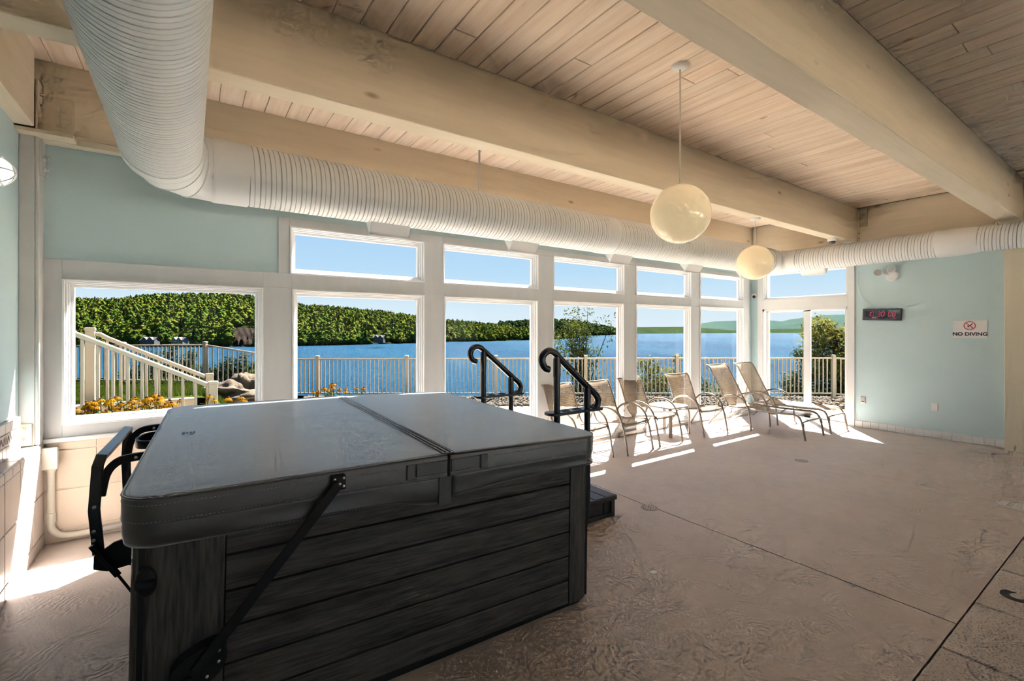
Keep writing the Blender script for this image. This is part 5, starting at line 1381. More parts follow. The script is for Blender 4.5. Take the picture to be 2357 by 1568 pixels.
# retaining wall and stairs with two railings
rt = MB()
rt.prism([(-1.1, 7.02), (0.06, 7.02), (0.06, 7.18), (-1.1, 7.18)], -0.1, 0.755)
tag(rt.build('retaining_wall', 'fence_cream', bevel=0.02), kind='structure')
stn = MB()
for i in range(5):
    stn.box(-1.25 + 0.29 * i, -0.96 + 0.29 * i + 0.02, 5.75, 7.05, -0.1, 0.62 - 0.155 * i)
stn.box(-3.0, -1.25, 5.75, 7.15, -0.1, 0.76)
tag(stn.build('stair', 'patio_concrete', bevel=0.01), kind='structure')
def stair_rail(y, x0, label):
    x1 = 0.165
    s = thing('stair_railing', (-0.4, y, 0.3), label, 'railing', 'stair railings outside the first window', world_coords=False); org = s.location
    def z(x): return 1.566 - 0.527 * (x + 0.926)
    MB().tube([(x0, y, z(x0) - 0.01), (x0 + 0.06, y, z(x0 + 0.06) + 0.012), (x0 + 0.12, y, z(x0 + 0.12)), (x1, y, z(x1))], 0.026, prof=[(-0.85, -1), (0.85, -1), (0.85, 0.6), (0, 1.0), (-0.85, 0.6)], up=(0, 0, 1)).build('rail', 'fence_cream', s, org=org, bevel=0.004, seg=1)
    MB().tube([(x0, y, z(x0) - 0.82), (x1, y, z(x1) - 0.82)], 0.024, prof=[(-0.85, -1), (0.85, -1), (0.85, 1), (-0.85, 1)], up=(0, 0, 1)).build('rail', 'fence_cream', s, org=org, bevel=0.004, seg=1)
    n = int(round((x1 - x0) / 0.118))
    for i in range(1, n):
        x = x0 + (x1 - x0) * i / n
        piece('picket', pk_me, 'fence_cream', s, (x - org.x, y - org.y, z(x) - 0.42 - org.z), (0, 0, 0), (1.1, 1.1, 0.82))
    for x, zt, zb_ in ((x0 - 0.03, z(x0) + 0.05, 0.55), (x1 + 0.045, z(x1) + 0.03, -0.08)):
        h = 0.043
        o = MB().box(x - h, x + h, y - h, y + h, zb_, zt).build('post', 'fence_cream', s, org=org, bevel=0.008)
        MB().box(x - h - 0.006, x + h + 0.006, y - h - 0.006, y + h + 0.006, zt - 0.03, zt + 0.012).build('post_cap', 'fence_cream', o, org=org, bevel=0.012)
    return s
stair_rail(6.15, -1.10, 'cream metal stair railing nearer the first window, behind the yellow flowers')
stair_rail(7.28, -0.93, 'cream metal stair railing on the lawn side of the outdoor stairs')
# ---- leaves: numpy clouds of bent leaf quads
def leaf_cloud(name, centers, radii, n, size, mat, parent, seed=0, shell=0.55, flat=1.0, clear=None):
    rs = np.random.RandomState(seed)
    C = np.asarray(centers, float); Rr = np.asarray(radii, float)
    if Rr.ndim == 1: Rr = np.repeat(Rr[:, None], 3, 1)
    w = Rr.prod(1) ** 0.67; idx = rs.choice(len(C), n, p=w / w.sum())
    d = rs.normal(size=(n, 3)); d /= np.linalg.norm(d, axis=1)[:, None]
    rad = shell + (1 - shell) * rs.rand(n) ** 0.6
    rad *= 1 + 0.18 * rs.normal(size=n).clip(-1, 1)
    p = C[idx] + d * Rr[idx] * rad[:, None]
    nrm = d + rs.normal(size=(n, 3)) * 0.7; nrm[:, 2] += 0.5; nrm /= np.linalg.norm(nrm, axis=1)[:, None]
    a = rs.normal(size=(n, 3)); a -= nrm * (a * nrm).sum(1)[:, None]; a /= np.linalg.norm(a, axis=1)[:, None]
    b2 = np.cross(nrm, a); s = size * (0.6 + 0.8 * rs.rand(n))[:, None]
    v = np.zeros((n, 4, 3))
    v[:, 0] = p - a * s; v[:, 1] = p + b2 * s * 0.42 + nrm * s * 0.12; v[:, 2] = p + a * s; v[:, 3] = p - b2 * s * 0.42 + nrm * s * 0.12
    f = np.arange(4 * n).reshape(-1, 4)
    o = numpy_mesh(name, v.reshape(-1, 3) - (np.array(parent.location) if parent is not None else 0), f, mat, parent)
    return o
def bush(name, base, cs, rs_, n, size, mat, label, seed, stems=6, group=None, cat='bush', shell=0.3):
    b_ = thing(name, base, label, cat, group, world_coords=True)
    B = Vector(base)
    cw_ = [B + Vector(c) for c in cs]
    leaf_cloud('foliage', cw_, rs_, n, size, mat, b_, seed, shell)
    r_ = random.Random(seed)
    for i in range(stems):
        c = cw_[i % len(cw_)]; e = c + Vector((r_.uniform(-0.3, 0.3), r_.uniform(-0.3, 0.3), r_.uniform(0.0, 0.4)))
        q = B + Vector((r_.uniform(-0.08, 0.08), r_.uniform(-0.08, 0.08), 0))
        mid = q.lerp(e, 0.5) + Vector((r_.uniform(-0.08, 0.08), r_.uniform(-0.08, 0.08), 0.08))
        MB().tube(spline([q, mid, e], 4), [0.016 - 0.0013 * k for k in range(9)], 6).build('stem', 'bark', b_, smooth=60)
    return b_
def at(px, d, z): 
    p = P2(up_(px), d); return Vector((p.x, p.y, z))
# slope beyond the fence down to the water
hill_v = []; hill_f = []
us = np.linspace(-1.7, 2.2, 40); ds = [11.35, 12.2, 13.5, 16, 20, 27, 34]; hz = [-0.10, -0.55, -1.4, -3.0, -5.2, -8.2, -9.6]
for d_, h_ in zip(ds, hz):
    for u_ in us:
        lift = 0.45 * max(0, min(1, (-0.45 - u_) / 0.25)) * (1 if d_ < 14 else 0.6)
        p = P2(u_, d_); hill_v.append((p.x, p.y, h_ + lift + 0.25 * mnoise.noise(Vector((p.x * 0.5, p.y * 0.5, 1)))))
nu = len(us)
hill_f = [(j * nu + i, j * nu + i + 1, (j + 1) * nu + i + 1, (j + 1) * nu + i) for j in range(len(ds) - 1) for i in range(nu - 1)]
tag(MB().add(hill_v, hill_f).build('shore_slope', 'forest_floor', smooth=180), kind='structure')
# gravel bed along the fence
def gravel_pts(rs, n):
    u_ = up_(700) + rs.rand(n) * (up_(1960) - up_(700)); d_ = 10.05 + rs.rand(n) * 1.25
    return np.stack([FW.x * d_ + RT.x * u_ * d_, FW.y * d_ + RT.y * u_ * d_, np.zeros(n)], 1)
rs = np.random.RandomState(11); gp = gravel_pts(rs, 9000)
bm = bmesh.new(); bmesh.ops.create_icosphere(bm, subdivisions=1, radius=1.0)
bv = np.array([v.co[:] for v in bm.verts]); bm.verts.index_update(); bf = np.array([[v.index for v in f.verts] for f in bm.faces]); bm.free()
ng = len(gp); sc_ = 0.022 + 0.03 * rs.rand(ng)
gv = gp[:, None, :] + bv[None] * (sc_[:, None, None] * (0.7 + 0.6 * rs.rand(ng, 1, 3))) + np.array([0, 0, -0.035])
gf = (bf[None] + (np.arange(ng) * len(bv))[:, None, None]).reshape(-1, 3)
g = numpy_mesh('gravel', gv.reshape(-1, 3), gf, 'gravel_mix'); tag(g, 'band of coarse brown gravel at the foot of the fence', 'gravel', kind='stuff')
def rock(name, c, r, sc, seed, label, group=None):
    o = MB().ico((0, 0, 0), r, 4, 0.75, seed, sc).build(name, 'rock_tan', smooth=180); o.location = c; o.rotation_euler = (0, 0, seed)
    return tag(o, label, 'rock', group)
rock('boulder', at(528, 8.9, 0.36), 0.52, (1.15, 0.9, 0.42), 2, 'low tan ledge rock beside the end of the stair railing', None)
rock('boulder', at(573, 9.4, 0.38), 0.45, (0.75, 0.8, 0.75), 5, 'taller upright tan rock next to the first window frame, behind the low ledge')
ORD = ('first', 'second', 'third', 'fourth', 'fifth', 'sixth', 'seventh', 'eighth')
for i, px in enumerate((1872, 1884, 1895, 1908, 1922, 1934, 1946, 1957)):
    rock('edge_rock', at(px, 9.75 + 0.25 * (i % 3), -0.03), 0.10 + 0.02 * (i % 2), (1.2, 0.9, 0.7), i + 10, 'tan edging rock outside the glass door, %s from the door mullion' % ORD[i], 'rocks outside the glass door')
for i, px in enumerate((1205, 1226, 1562, 1581, 1650, 1672, 1690, 1800)):
    rock('edge_rock', at(px, 10.2 + 0.2 * (i % 2), -0.03), 0.08, (1.2, 0.9, 0.7), i + 30, 'small rock in the patio gravel, %s from the hot tub end' % ORD[i], 'rocks along the patio gravel')
# shrubs and trees near the fence
def sapling():
    b_ = thing('young_tree', at(1342, 12.6, -0.75), 'thin multi-stemmed young tree with sparse leaves behind the fence', 'tree')
    B = b_.location.copy(); r_ = random.Random(4); tips = []
    for k in range(15):
        a = r_.uniform(0, 2 * math.pi); sp = r_.uniform(0.15, 1.0)
        tip = B + RT * (math.cos(a) * sp) + FW * (math.sin(a) * sp * 0.6) + Vector((0, 0, r_.uniform(2.1, 3.0) - sp * 0.5))
        mid = B.lerp(tip, 0.45) + Vector((r_.uniform(-0.08, 0.08), r_.uniform(-0.08, 0.08), 0.2))
        pts = spline([B, mid, tip], 6)
        MB().tube(pts, [0.02 - 0.0013 * i for i in range(len(pts))], 5).build('stem', 'bark', b_, smooth=60)
        for i in range(3, len(pts)):
            for q in range(2): tips.append(pts[i] + Vector((r_.uniform(-0.22, 0.22), r_.uniform(-0.22, 0.22), r_.uniform(-0.1, 0.15))))
        for q in range(3):
            s_ = pts[r_.randint(4, len(pts) - 2)]; e = s_ + Vector((r_.uniform(-0.35, 0.35), r_.uniform(-0.3, 0.3), r_.uniform(0.15, 0.45)))
            MB().tube([s_, s_.lerp(e, 0.5) + Vector((0, 0, 0.03)), e], [0.007, 0.005, 0.003], 5).build('twig', 'bark', b_)
            tips.append(e)
    leaf_cloud('foliage', tips, [0.17] * len(tips), 4600, 0.036, 'leaf_green', b_, 5, 0.2)
sapling()
bush('lake_bush', at(1512, 12.0, -0.5), [(-0.35, 0.2, 0.8), (0.05, 0, 0.75), (-0.1, 0.1, 1.15), (0.3, -0.2, 0.9), (0.1, 0, 0.45), (-0.45, 0.3, 1.25), (0.42, -0.3, 1.35)], [0.33, 0.38, 0.28, 0.28, 0.42, 0.18, 0.14], 1900, 0.045, 'leaf_yellow', 'olive-leaved bush just behind the fence in the fifth window', 21)
bush('lake_bush', at(1640, 12.1, -0.5), [(0, 0, 0.45), (0.25, -0.2, 0.55), (-0.15, 0.1, 0.7)], [0.3, 0.25, 0.16], 700, 0.04, 'leaf_green', 'small bush behind the fence under the sixth window', 22)
bush('lake_bush', at(1268, 12.3, -0.4), [(0, 0, 1.0), (0.1, 0, 1.5), (-0.1, 0, 1.9)], [0.3, 0.28, 0.22], 600, 0.04, 'leaf_yellow', 'yellowish slender bush at the edge of the fourth window', 23)
bush('lake_bush', at(1838, 12.4, -0.8), [(0, 0, 0.8), (0.2, -0.2, 1.3), (-0.25, 0.1, 1.0), (0.15, 0, 1.75), (-0.1, 0, 0.5), (0.3, -0.2, 0.6)], [0.42, 0.36, 0.3, 0.24, 0.4, 0.4], 2400, 0.05, 'leaf_dark', 'dense dark bush behind the fence in the left half of the glass door', 24)
bush('lake_bush', at(1905, 13.0, -0.8), [(0, 0, 0.7), (0.4, -0.3, 0.9), (-0.4, 0.2, 0.6)], [0.45, 0.45, 0.4], 2000, 0.05, 'leaf_dark', 'dark undergrowth bush below the tree at the glass door', 25)
for i, (px, d_, h_) in enumerate(((335, 12.0, 0.9), (385, 11.9, 1.15), (425, 11.9, 0.95), (512, 12.1, 0.75), (548, 12.3, 0.85), (590, 12.6, 0.7))):
    bush('lawn_bush', at(px, d_, 0.0), [(0, 0, h_ * 0.4), (0.28, -0.1, h_ * 0.55), (-0.28, 0.1, h_ * 0.5), (0.05, 0, h_ * 0.85), (0.15, 0, h_ * 1.05)], [0.34, 0.3, 0.3, 0.22, 0.14], 1100, 0.045, 'leaf_dark' if i != 5 else 'leaf_green',
         ['dark bush behind the lawn fence, nearest the tall stair post', 'tallest dark bush behind the lawn fence', 'dark bush behind the lawn fence beside the tallest one', 'dark bush right of the lawn fence corner post', 'low dark bush above the boulder behind the sloping fence', 'light green bush behind the sloping fence at the window frame'][i], 40 + i, stems=3)
bush('lawn_bush', at(574, 10.2, 0.1), [(0, 0, 0.25), (0.2, 0, 0.35), (0.05, 0, 0.5)], [0.2, 0.18, 0.14], 500, 0.035, 'leaf_green', 'small green shrub growing beside the upright rock', 48, stems=2)
def shade_tree(px, d_, zb, label, seed, top=3.0, spread=0.95):
    b_ = thing('shade_tree', at(px, d_, zb), label, 'tree'); B = b_.location.copy(); r_ = random.Random(seed)
    tr_ = spline([B, B + Vector((0.05, 0, 1.4)), B + Vector((-0.05, 0.05, 2.6)), B + Vector((0.0, 0, top))], 5)
    MB().tube(tr_, [0.13 - 0.006 * i for i in range(len(tr_))], 9).build('trunk', 'bark', b_, smooth=60)
    cs = []
    for k in range(20):
        h_ = r_.uniform(0.9, top); a = r_.uniform(0, 2 * math.pi); l_ = r_.uniform(0.5, spread)
        s_ = B + Vector((0, 0, h_)); e = s_ + Vector((math.cos(a) * l_, math.sin(a) * l_, r_.uniform(0.0, 0.35)))
        MB().tube(spline([s_, s_.lerp(e, 0.5) + Vector((0, 0, 0.12)), e], 4), [0.04 - 0.004 * i for i in range(9)], 6).build('branch', 'bark', b_, smooth=60)
        cs += [e, s_.lerp(e, 0.65)]
    leaf_cloud('foliage', cs, [0.38] * len(cs), 8500, 0.055, 'leaf_yellow', b_, seed, 0.25)
shade_tree(1928, 13.2, -1.4, 'leafy yellow-green tree filling the right half of the glass door', 61)
shade_tree(2010, 15.0, -1.6, 'leafy tree beyond the fence, mostly hidden by the teal wall', 62)
# ---- flowers
def make_flower():
    f_ = thing('coneflower', (0, 0, 0), world_coords=False)
    MB().tube(spline([(0, 0, 0), (0.015, 0.005, 0.2), (0.0, 0.0, 0.42)], 5), 0.0035, 6).build('stem', 'flower_leaf', f_, smooth=60)
    p = MB()
    for i in range(13):
        a = 2 * math.pi * i / 13; c, s = math.cos(a), math.sin(a); t_ = Vector((-s, c, 0)); d_ = Vector((c, s, 0))
        q = [d_ * 0.010 + Vector((0, 0, 0.422)), d_ * 0.026 + t_ * 0.0075 + Vector((0, 0, 0.420)), d_ * 0.040 + t_ * 0.006 + Vector((0, 0, 0.402)), d_ * 0.045 + Vector((0, 0, 0.384)), d_ * 0.040 - t_ * 0.006 + Vector((0, 0, 0.402)), d_ * 0.026 - t_ * 0.0075 + Vector((0, 0, 0.420))]
        p.add(q, [(0, 1, 5), (1, 2, 4, 5), (2, 3, 4)])
    p.build('petal_ring', 'petal', f_)
    MB().lathe([(0.0, 0.440), (0.006, 0.438), (0.011, 0.431), (0.012, 0.421), (0.008, 0.412), (0, 0.410)], (0, 0, 0), 10).build('cone', 'flower_cone', f_, smooth=60)
    l_ = MB()
    for i in range(4):
        a = i * 2.2; z = 0.08 + 0.07 * i; d_ = Vector((math.cos(a), math.sin(a), 0)); t_ = Vector((-d_.y, d_.x, 0))
        l_.add([Vector((0, 0, z)), d_ * 0.05 + t_ * 0.014 + Vector((0, 0, z + 0.035)), d_ * 0.11 + Vector((0, 0, z + 0.045)), d_ * 0.05 - t_ * 0.014 + Vector((0, 0, z + 0.035))], [(0, 1, 2, 3)])
    l_.build('leaf', 'flower_leaf', f_)
    return f_
f0 = make_flower(); first = True
def put_flower(px, d_, ztop, label, group):
    global first
    o = f0 if first else copy_tree(f0); first = False
    p = at(px, d_, 0); s = rnd.uniform(0.85, 1.15)
    o.location = (p.x, p.y, ztop - 0.42 * s); o.scale = (s, s, s)
    o.rotation_euler = (rnd.uniform(-0.25, 0.25), rnd.uniform(-0.25, 0.25), rnd.uniform(0, 6))
    tag(o, label, 'flower', group)
FA = 'yellow black-eyed flower in the clump outside the first window'; FB = 'yellow black-eyed flower in the small clump seen over the tub through the second window'
spots = [(180, 928), (186, 938), (176, 946), (182, 953), (200, 940), (208, 947), (216, 934), (222, 938), (228, 926), (232, 940), (238, 930), (244, 923), (250, 934), (255, 942), (262, 948), (247, 950), (266, 928), (272, 922), (280, 935), (286, 930), (293, 914), (296, 920), (291, 934), (301, 930), (309, 938), (314, 918), (321, 922), (327, 924), (352, 940), (354, 918), (360, 933), (366, 912), (373, 916), (376, 928), (382, 934), (389, 921), (393, 936), (400, 931), (408, 932), (438, 922), (468, 914), (478, 922), (494, 925), (515, 922), (555, 919), (530, 924), (345, 938), (270, 944), (236, 950), (196, 932), (212, 953), (305, 944)]
for px, py in spots:
    d_ = rnd.uniform(4.15, 4.75) if px < 420 else rnd.uniform(4.9, 5.2)
    put_flower(px, d_, 1.6 - (py - 760 - 4) * d_ / 1070, FA, 'black-eyed flowers under the first window')
for px, py in ((723, 905), (729, 899), (742, 899), (750, 894), (757, 887), (763, 903), (770, 891), (775, 886), (781, 891), (790, 897), (797, 903), (810, 894), (822, 893), (745, 903), (786, 893)):
    d_ = rnd.uniform(6.9, 7.5)
    put_flower(px, d_, 1.6 - (py - 760 - 2) * d_ / 1070, FB, 'black-eyed flowers beyond the tub')
fb = bush('flower_bed', at(280, 4.55, 0.2), [(-0.4 + 0.2 * i, 0.35 - 0.1 * i, 0.25) for i in range(6)], [0.22] * 6, 1500, 0.05, 'flower_leaf', 'low green leaves of the flower bed under the first window', 71, stems=2, cat='plants')
bed = MB().box(-3.0, 0.75, 4.926, 5.75, -0.3, 0.05); tag(bed.build('planting_bed', 'gravel_mix'), kind='structure')
bed2 = MB().box(0.3, 3.6, 6.9, 9.2, -0.2, 0.0); tag(bed2.build('planting_bed', 'gravel_mix'), kind='structure')

# ================================================================== FAR SHORE
def interp(pts, x):
    xs_ = [p[0] for p in pts]; return float(np.interp(x, xs_, [p[1] for p in pts]))
def land(name, shore, ridge, depth, mat, x0, x1, n=90, rows=14, rough=1.0, seed=0):
    """Terrain strip: shoreline and ridge given as (image column, image row) seen from the room, at their own real distances."""
    vs = []; grid = []
    for i in range(n):
        px = x0 + (x1 - x0) * i / (n - 1)
        ds_ = (1.6 - LAKE) * 1070 / (interp(shore, px) - 760.0)
        dr_ = ds_ + depth(ds_); zr = 1.6 + (760 - interp(ridge, px)) * dr_ / 1070
        for j in range(rows + 3):
            t = j / (rows - 1)
            if j < rows: d_ = ds_ + (dr_ - ds_) * t; z = LAKE + (zr - LAKE) * (math.sin(min(t, 1) * math.pi / 2) ** 0.9) if t > 0 else LAKE - 0.3
            else: d_ = dr_ + (dr_ - ds_) * 0.4 * (j - rows + 1); z = zr - (zr - LAKE) * 0.25 * (j - rows + 1)
            p = P2(up_(px), d_)
            if 0 < j: z += rough * 0.05 * (zr - LAKE) * mnoise.noise(Vector((p.x * 0.012, p.y * 0.012, seed))) * min(t * 3, 1)
            vs.append((p.x, p.y, z)); 
    k = rows + 3
    fs = [(i * k + j, (i + 1) * k + j, (i + 1) * k + j + 1, i * k + j + 1) for i in range(n - 1) for j in range(k - 1)]
    o = MB().add(vs, fs).build(name, mat, smooth=180); tag(o, kind='structure')
    return np.array(vs).reshape(n, k, 3)
shore1 = [(-400, 803), (100, 799), (586, 798.5), (676, 797), (950, 790.5), (1021, 788), (1215, 783.5), (1330, 779)]
ridge1 = [(-400, 712), (100, 710), (172, 706), (260, 709), (330, 700), (430, 696), (520, 696), (590, 703), (680, 717), (800, 725), (900, 734), (950, 740), (1025, 749), (1100, 755), (1215, 764), (1330, 776)]
G1 = land('far_hill', shore1, ridge1, lambda d: 380, 'forest_floor', -400, 1330, 110, 16)
shore2 = [(1150, 778), (1280, 776), (1410, 771.5), (1440, 770.5)]
ridge2 = [(1150, 752), (1250, 746), (1280, 745), (1330, 748), (1380, 756), (1410, 761), (1440, 767)]
G2 = land('far_hill', shore2, ridge2, lambda d: 350, 'forest_floor', 1150, 1440, 50, 10, seed=3)
shore3 = [(1380, 769), (1700, 766.8), (2000, 766.5)]
ridge3 = [(1380, 754.5), (1500, 753), (1570, 752.5), (1640, 757), (1690, 761), (1770, 758), (1850, 757), (2000, 757)]
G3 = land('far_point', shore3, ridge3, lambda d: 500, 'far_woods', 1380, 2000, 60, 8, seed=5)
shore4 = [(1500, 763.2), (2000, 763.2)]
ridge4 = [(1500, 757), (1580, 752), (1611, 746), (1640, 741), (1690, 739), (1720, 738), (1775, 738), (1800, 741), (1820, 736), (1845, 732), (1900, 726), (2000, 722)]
land('mountain', shore4, ridge4, lambda d: 1500, 'hazy_mountain_forest', 1500, 2000, 70, 10, seed=8)
# forest on the near hills
def tree_proto(kind, seed, leaves):
    """Vertices and triangles of a unit tree: a knobbly core and a skin of leaf clumps."""
    m_ = MB(); rs = np.random.RandomState(seed)
    if kind == 'round':
        blobs = [((0, 0, 0.60), 0.40)] + [((0.30 * math.cos(a + seed), 0.30 * math.sin(a + seed), 0.34 + 0.22 * rs.rand()), 0.26 + 0.08 * rs.rand()) for a in (0, 1.6, 3.1, 4.7)] + [((0.1 * rs.rand(), 0.1 * rs.rand(), 0.86), 0.22)]
        for c, r_ in blobs: m_.ico(c, r_ * 0.86, 1, 0.3, seed)
        C = np.array([b_[0] for b_ in blobs]); Rr = np.array([b_[1] for b_ in blobs]); idx = rs.randint(0, len(blobs), leaves)
        d = rs.normal(size=(leaves, 3)); d[:, 2] += 0.35; d /= np.linalg.norm(d, axis=1)[:, None]
        p = C[idx] + d * (Rr[idx] * (0.86 + 0.26 * rs.rand(leaves)))[:, None]; sz = 0.085
    else:
        m_.lathe([(0.16, 0.1), (0.12, 0.6), (0.05, 1.2), (0.0, 1.4)], (0, 0, 0), 6)
        t = rs.rand(leaves) ** 0.8; a = rs.rand(leaves) * 6.28; r_ = 0.30 * (1 - t) * (0.6 + 0.5 * (np.sin(t * 38) * 0.5 + 0.5)) + 0.02
        p = np.stack([r_ * np.cos(a), r_ * np.sin(a), 0.12 + 1.32 * t], 1); d = np.stack([np.cos(a), np.sin(a), 0.7 * np.ones(leaves)], 1); d /= np.linalg.norm(d, axis=1)[:, None]; sz = 0.075
    nr = d + rs.normal(size=d.shape) * 0.45; nr /= np.linalg.norm(nr, axis=1)[:, None]
    a_ = rs.normal(size=d.shape); a_ -= nr * (a_ * nr).sum(1)[:, None]; a_ /= np.linalg.norm(a_, axis=1)[:, None]; b_ = np.cross(nr, a_)
    s_ = (sz * (0.6 + 0.8 * rs.rand(leaves)))[:, None]
    q = np.stack([p - a_ * s_, p + b_ * s_ * 0.7, p + a_ * s_, p - b_ * s_ * 0.7], 1).reshape(-1, 3)
    V = np.array(m_.v); T = []
    for f in m_.f:
        for k in range(1, len(f) - 1): T.append((f[0], f[k], f[k + 1]))
    n0 = len(V); k4 = np.arange(leaves) * 4 + n0
    T = np.concatenate([np.array(T), np.stack([k4, k4 + 1, k4 + 2], 1), np.stack([k4, k4 + 2, k4 + 3], 1)])
    return np.concatenate([V, q]), T
protos = [tree_proto('round', s_, 60) for s_ in (1, 2, 3, 4)]; conif = [tree_proto('cone', s_, 70) for s_ in (1, 2)]
def scatter(G, n, seed, jmax, smin, smax, skip=None):
    rs = np.random.RandomState(seed); k = G.shape[1]; out = []
    while len(out) < n:
        i = rs.rand() * (G.shape[0] - 1); j = rs.rand() ** 1.15 * (jmax - 1)
        a, b2 = int(i), int(j); fi, fj = i - a, j - b2
        p = (G[a, b2] * (1 - fi) + G[a + 1, b2] * fi) * (1 - fj) + (G[a, b2 + 1] * (1 - fi) + G[a + 1, b2 + 1] * fi) * fj
        d_ = p[0] * FW.x + p[1] * FW.y; u_ = (p[0] * RT.x + p[1] * RT.y) / d_; px = 1178.5 + 1070 * u_
        if px < 60 or (skip and skip(px, p, d_)): continue
        out.append((p[0], p[1], p[2], rs.uniform(smin, smax), rs.rand() * 6.28, px, d_, rs.rand()))
    return out
def cliff_zone(px, p, d_):
    y = 760 - (p[2] - 1.6) * 1070 / d_
    if 530 < px < 592 and 755 < y: return True
    return any(abs(px - hx) < hw and y > 760 for hx, hw in ((347, 16), (414, 20), (873, 14)))
TR = scatter(G1, 7000, 5, 16, 5.5, 9.5, cliff_zone)
TR2 = scatter(G2, 1100, 6, 10, 7, 12)
order = sorted(range(len(TR)), key=lambda i: TR[i][6])
vis = [i for i in order if 165 < TR[i][5] < 1220]
near = set(vis[:300])
def forest_obj(name, items, protos_, mat, label, cat):
    Vs, Fs, o_ = [], [], 0
    for q, (x, y, z, s, a, px, d_, rv) in enumerate(items):
        V, T = protos_[q % len(protos_)]
        c, s_ = math.cos(a), math.sin(a)
        W_ = np.empty_like(V); W_[:, 0] = (V[:, 0] * c - V[:, 1] * s_) * s + x; W_[:, 1] = (V[:, 0] * s_ + V[:, 1] * c) * s + y; W_[:, 2] = V[:, 2] * s * (0.85 + 0.3 * rv) + z - 0.6
        Vs.append(W_); Fs.append(T + o_); o_ += len(V)
    o = numpy_mesh(name, np.concatenate(Vs), np.concatenate(Fs), mat)
    return tag(o, label, cat, kind='stuff')
dec = [TR[i] for i in range(len(TR)) if i not in near and TR[i][7] > 0.16]; con = [TR[i] for i in range(len(TR)) if i not in near and TR[i][7] <= 0.16]
forest_obj('forest', dec, protos, 'forest_leaf', 'leafy green woods covering the long hill across the lake', 'forest')
forest_obj('forest', con, conif, 'forest_conifer', 'dark pines poking out of the woods on the hill across the lake', 'forest')
forest_obj('forest', TR2, [tree_proto('round', 9, 24)], 'forest_conifer', 'dark woods on the lower hill behind the young tree', 'forest')
def proto_mesh(V, T, mat):
    me = bpy.data.meshes.new('crown'); me.from_pydata([tuple(v) for v in V], [], [tuple(int(x) for x in t) for t in T]); me.materials.append(M[mat]); return me
rm = [proto_mesh(*tree_proto('round', q_, 170), 'forest_leaf') for q_ in (11, 12, 13)]
tkm = MB().tube([(0, 0, -0.3), (0, 0, 0.5)], 0.04, 5).mesh('trunk'); tkm.materials.append(M['bark'])
cm = proto_mesh(*tree_proto('cone', 7, 150), 'forest_conifer')
for q, i in enumerate(sorted(near)):
    x, y, z, s, a, px, d_, rv = TR[i]
    o = thing('shore_tree', (x, y, z - 0.4), 'tree standing along the far lake shore', 'tree', 'trees along the far lake shore', rot=(0, 0, a), world_coords=False)
    o.scale = (s, s, s * (0.9 + 0.35 * rv))
    add_mesh('crown', cm if rv < 0.12 else rm[q % 3], o); add_mesh('trunk', tkm, o)
# bare cliff and houses by the water
def gpoint(px, py, d_): p = P2(up_(px), d_); return Vector((p.x, p.y, 1.6 - (py - 760) * d_ / 1070))
cv = MB()
dcl = (1.6 - LAKE) * 1070 / 38.0
nxs, nys = 26, 16; vs = []
for j in range(nys):
    for i in range(nxs):
        px = 524 + 74 * i / (nxs - 1); t = j / (nys - 1); py = 799.5 - (46 - 10 * abs(i / (nxs - 1) - 0.55)) * t
        p = gpoint(px, py, dcl - 3 + 26 * t ** 1.6 + 3.5 * mnoise.noise(Vector((i * 0.45, j * 0.25, 2))))
        vs.append(tuple(p))
cv.add(vs, [(j * nxs + i, j * nxs + i + 1, (j + 1) * nxs + i + 1, (j + 1) * nxs + i) for j in range(nys - 1) for i in range(nxs - 1)])
tag(cv.build('cliff', 'cliff_rock', smooth=60), 'bare brown rock cliff on the far shore beside the woods', 'cliff', kind='thing')
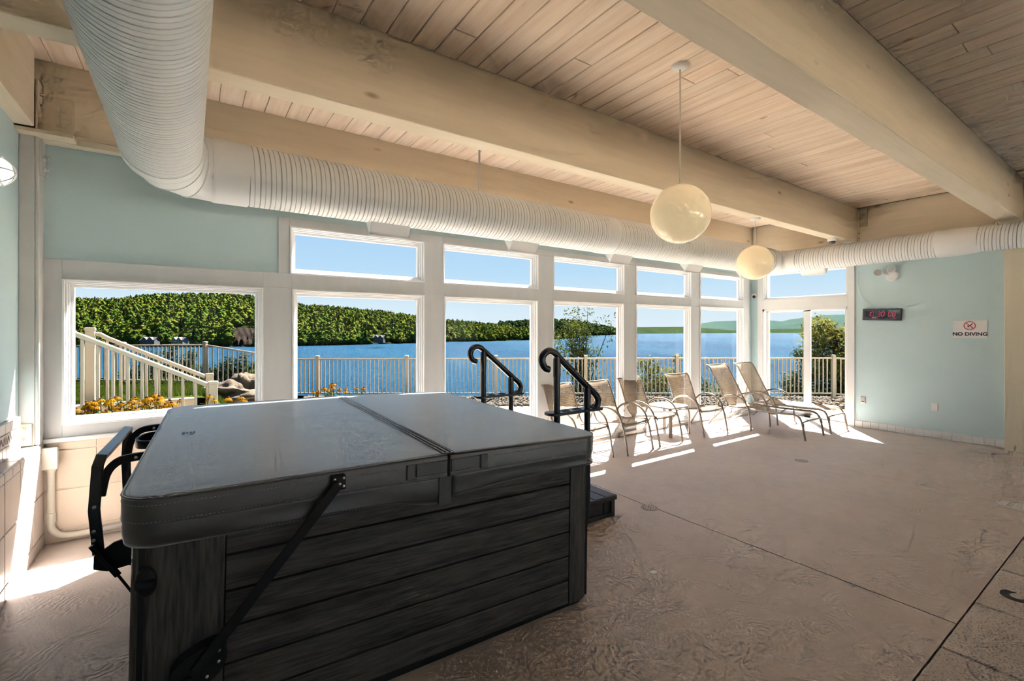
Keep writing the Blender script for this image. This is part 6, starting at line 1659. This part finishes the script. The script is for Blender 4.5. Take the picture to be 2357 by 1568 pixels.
def house(px, py, w_, h_, wall, label, ang):
    d_ = (1.6 - LAKE) * 1070 / 40.5
    b_ = gpoint(px, py, d_); b_.z = max(b_.z, LAKE + 0.3)
    hs_ = thing('lake_house', b_, label, 'house', rot=(0, 0, ang), world_coords=False)
    dp = w_ * 0.7; rf = h_ * 0.55
    MB().add([(-w_ / 2, -dp / 2, -1), (w_ / 2, -dp / 2, -1), (w_ / 2, dp / 2, -1), (-w_ / 2, dp / 2, -1), (-w_ / 2, -dp / 2, h_), (w_ / 2, -dp / 2, h_), (w_ / 2, dp / 2, h_), (-w_ / 2, dp / 2, h_), (-w_ / 2, 0, h_ + rf), (w_ / 2, 0, h_ + rf)],
             [(0, 1, 5, 4), (2, 3, 7, 6), (1, 2, 6, 9, 5), (3, 0, 4, 8, 7)]).build('wall', wall, hs_)
    e = 0.4
    MB().add([(-w_ / 2 - e, -dp / 2 - e, h_ - 0.25), (w_ / 2 + e, -dp / 2 - e, h_ - 0.25), (w_ / 2 + e, 0, h_ + rf + 0.2), (-w_ / 2 - e, 0, h_ + rf + 0.2), (-w_ / 2 - e, dp / 2 + e, h_ - 0.25), (w_ / 2 + e, dp / 2 + e, h_ - 0.25)], [(0, 1, 2, 3), (3, 2, 5, 4)]).build('roof', 'house_roof', hs_)
    gw = w_ * 0.22
    for gx in (-w_ * 0.22, w_ * 0.22):
        g_ = MB().add([(gx - gw, -dp / 2 - 0.6, 0), (gx + gw, -dp / 2 - 0.6, 0), (gx + gw, -dp / 2 - 0.6, h_), (gx, -dp / 2 - 0.6, h_ + gw * 1.0), (gx - gw, -dp / 2 - 0.6, h_), (gx - gw, 0, h_), (gx + gw, 0, h_), (gx, 0, h_ + gw), (gx - gw, 0, 0), (gx + gw, 0, 0)], [(0, 1, 2, 3, 4), (4, 3, 7, 5), (3, 2, 6, 7), (1, 9, 6, 2), (8, 0, 4, 5)]).build('gable', wall, hs_)
        for zz in (0.25, 0.62):
            for q in (-0.45, 0.45):
                MB().box(gx + gw * q - gw * 0.22, gx + gw * q + gw * 0.22, -dp / 2 - 0.68, -dp / 2 - 0.58, h_ * zz, h_ * zz + h_ * 0.2).build('window', 'window_dark', hs_)
    return hs_
fa = math.atan2(FW.y, FW.x) - math.pi / 2
house(346, 792, 7.6, 2.6, 'house_grey', 'pale grey gabled house at the water, left of a round tree', fa + 0.1)
house(415, 792, 7.2, 2.6, 'house_white', 'white gabled house at the water, right of the round tree', fa - 0.1)
house(873, 785, 6.0, 2.2, 'house_grey', 'small grey house among trees seen through the second window', fa)
for o in bpy.data.objects:
    if '_w' in o: del o['_w']
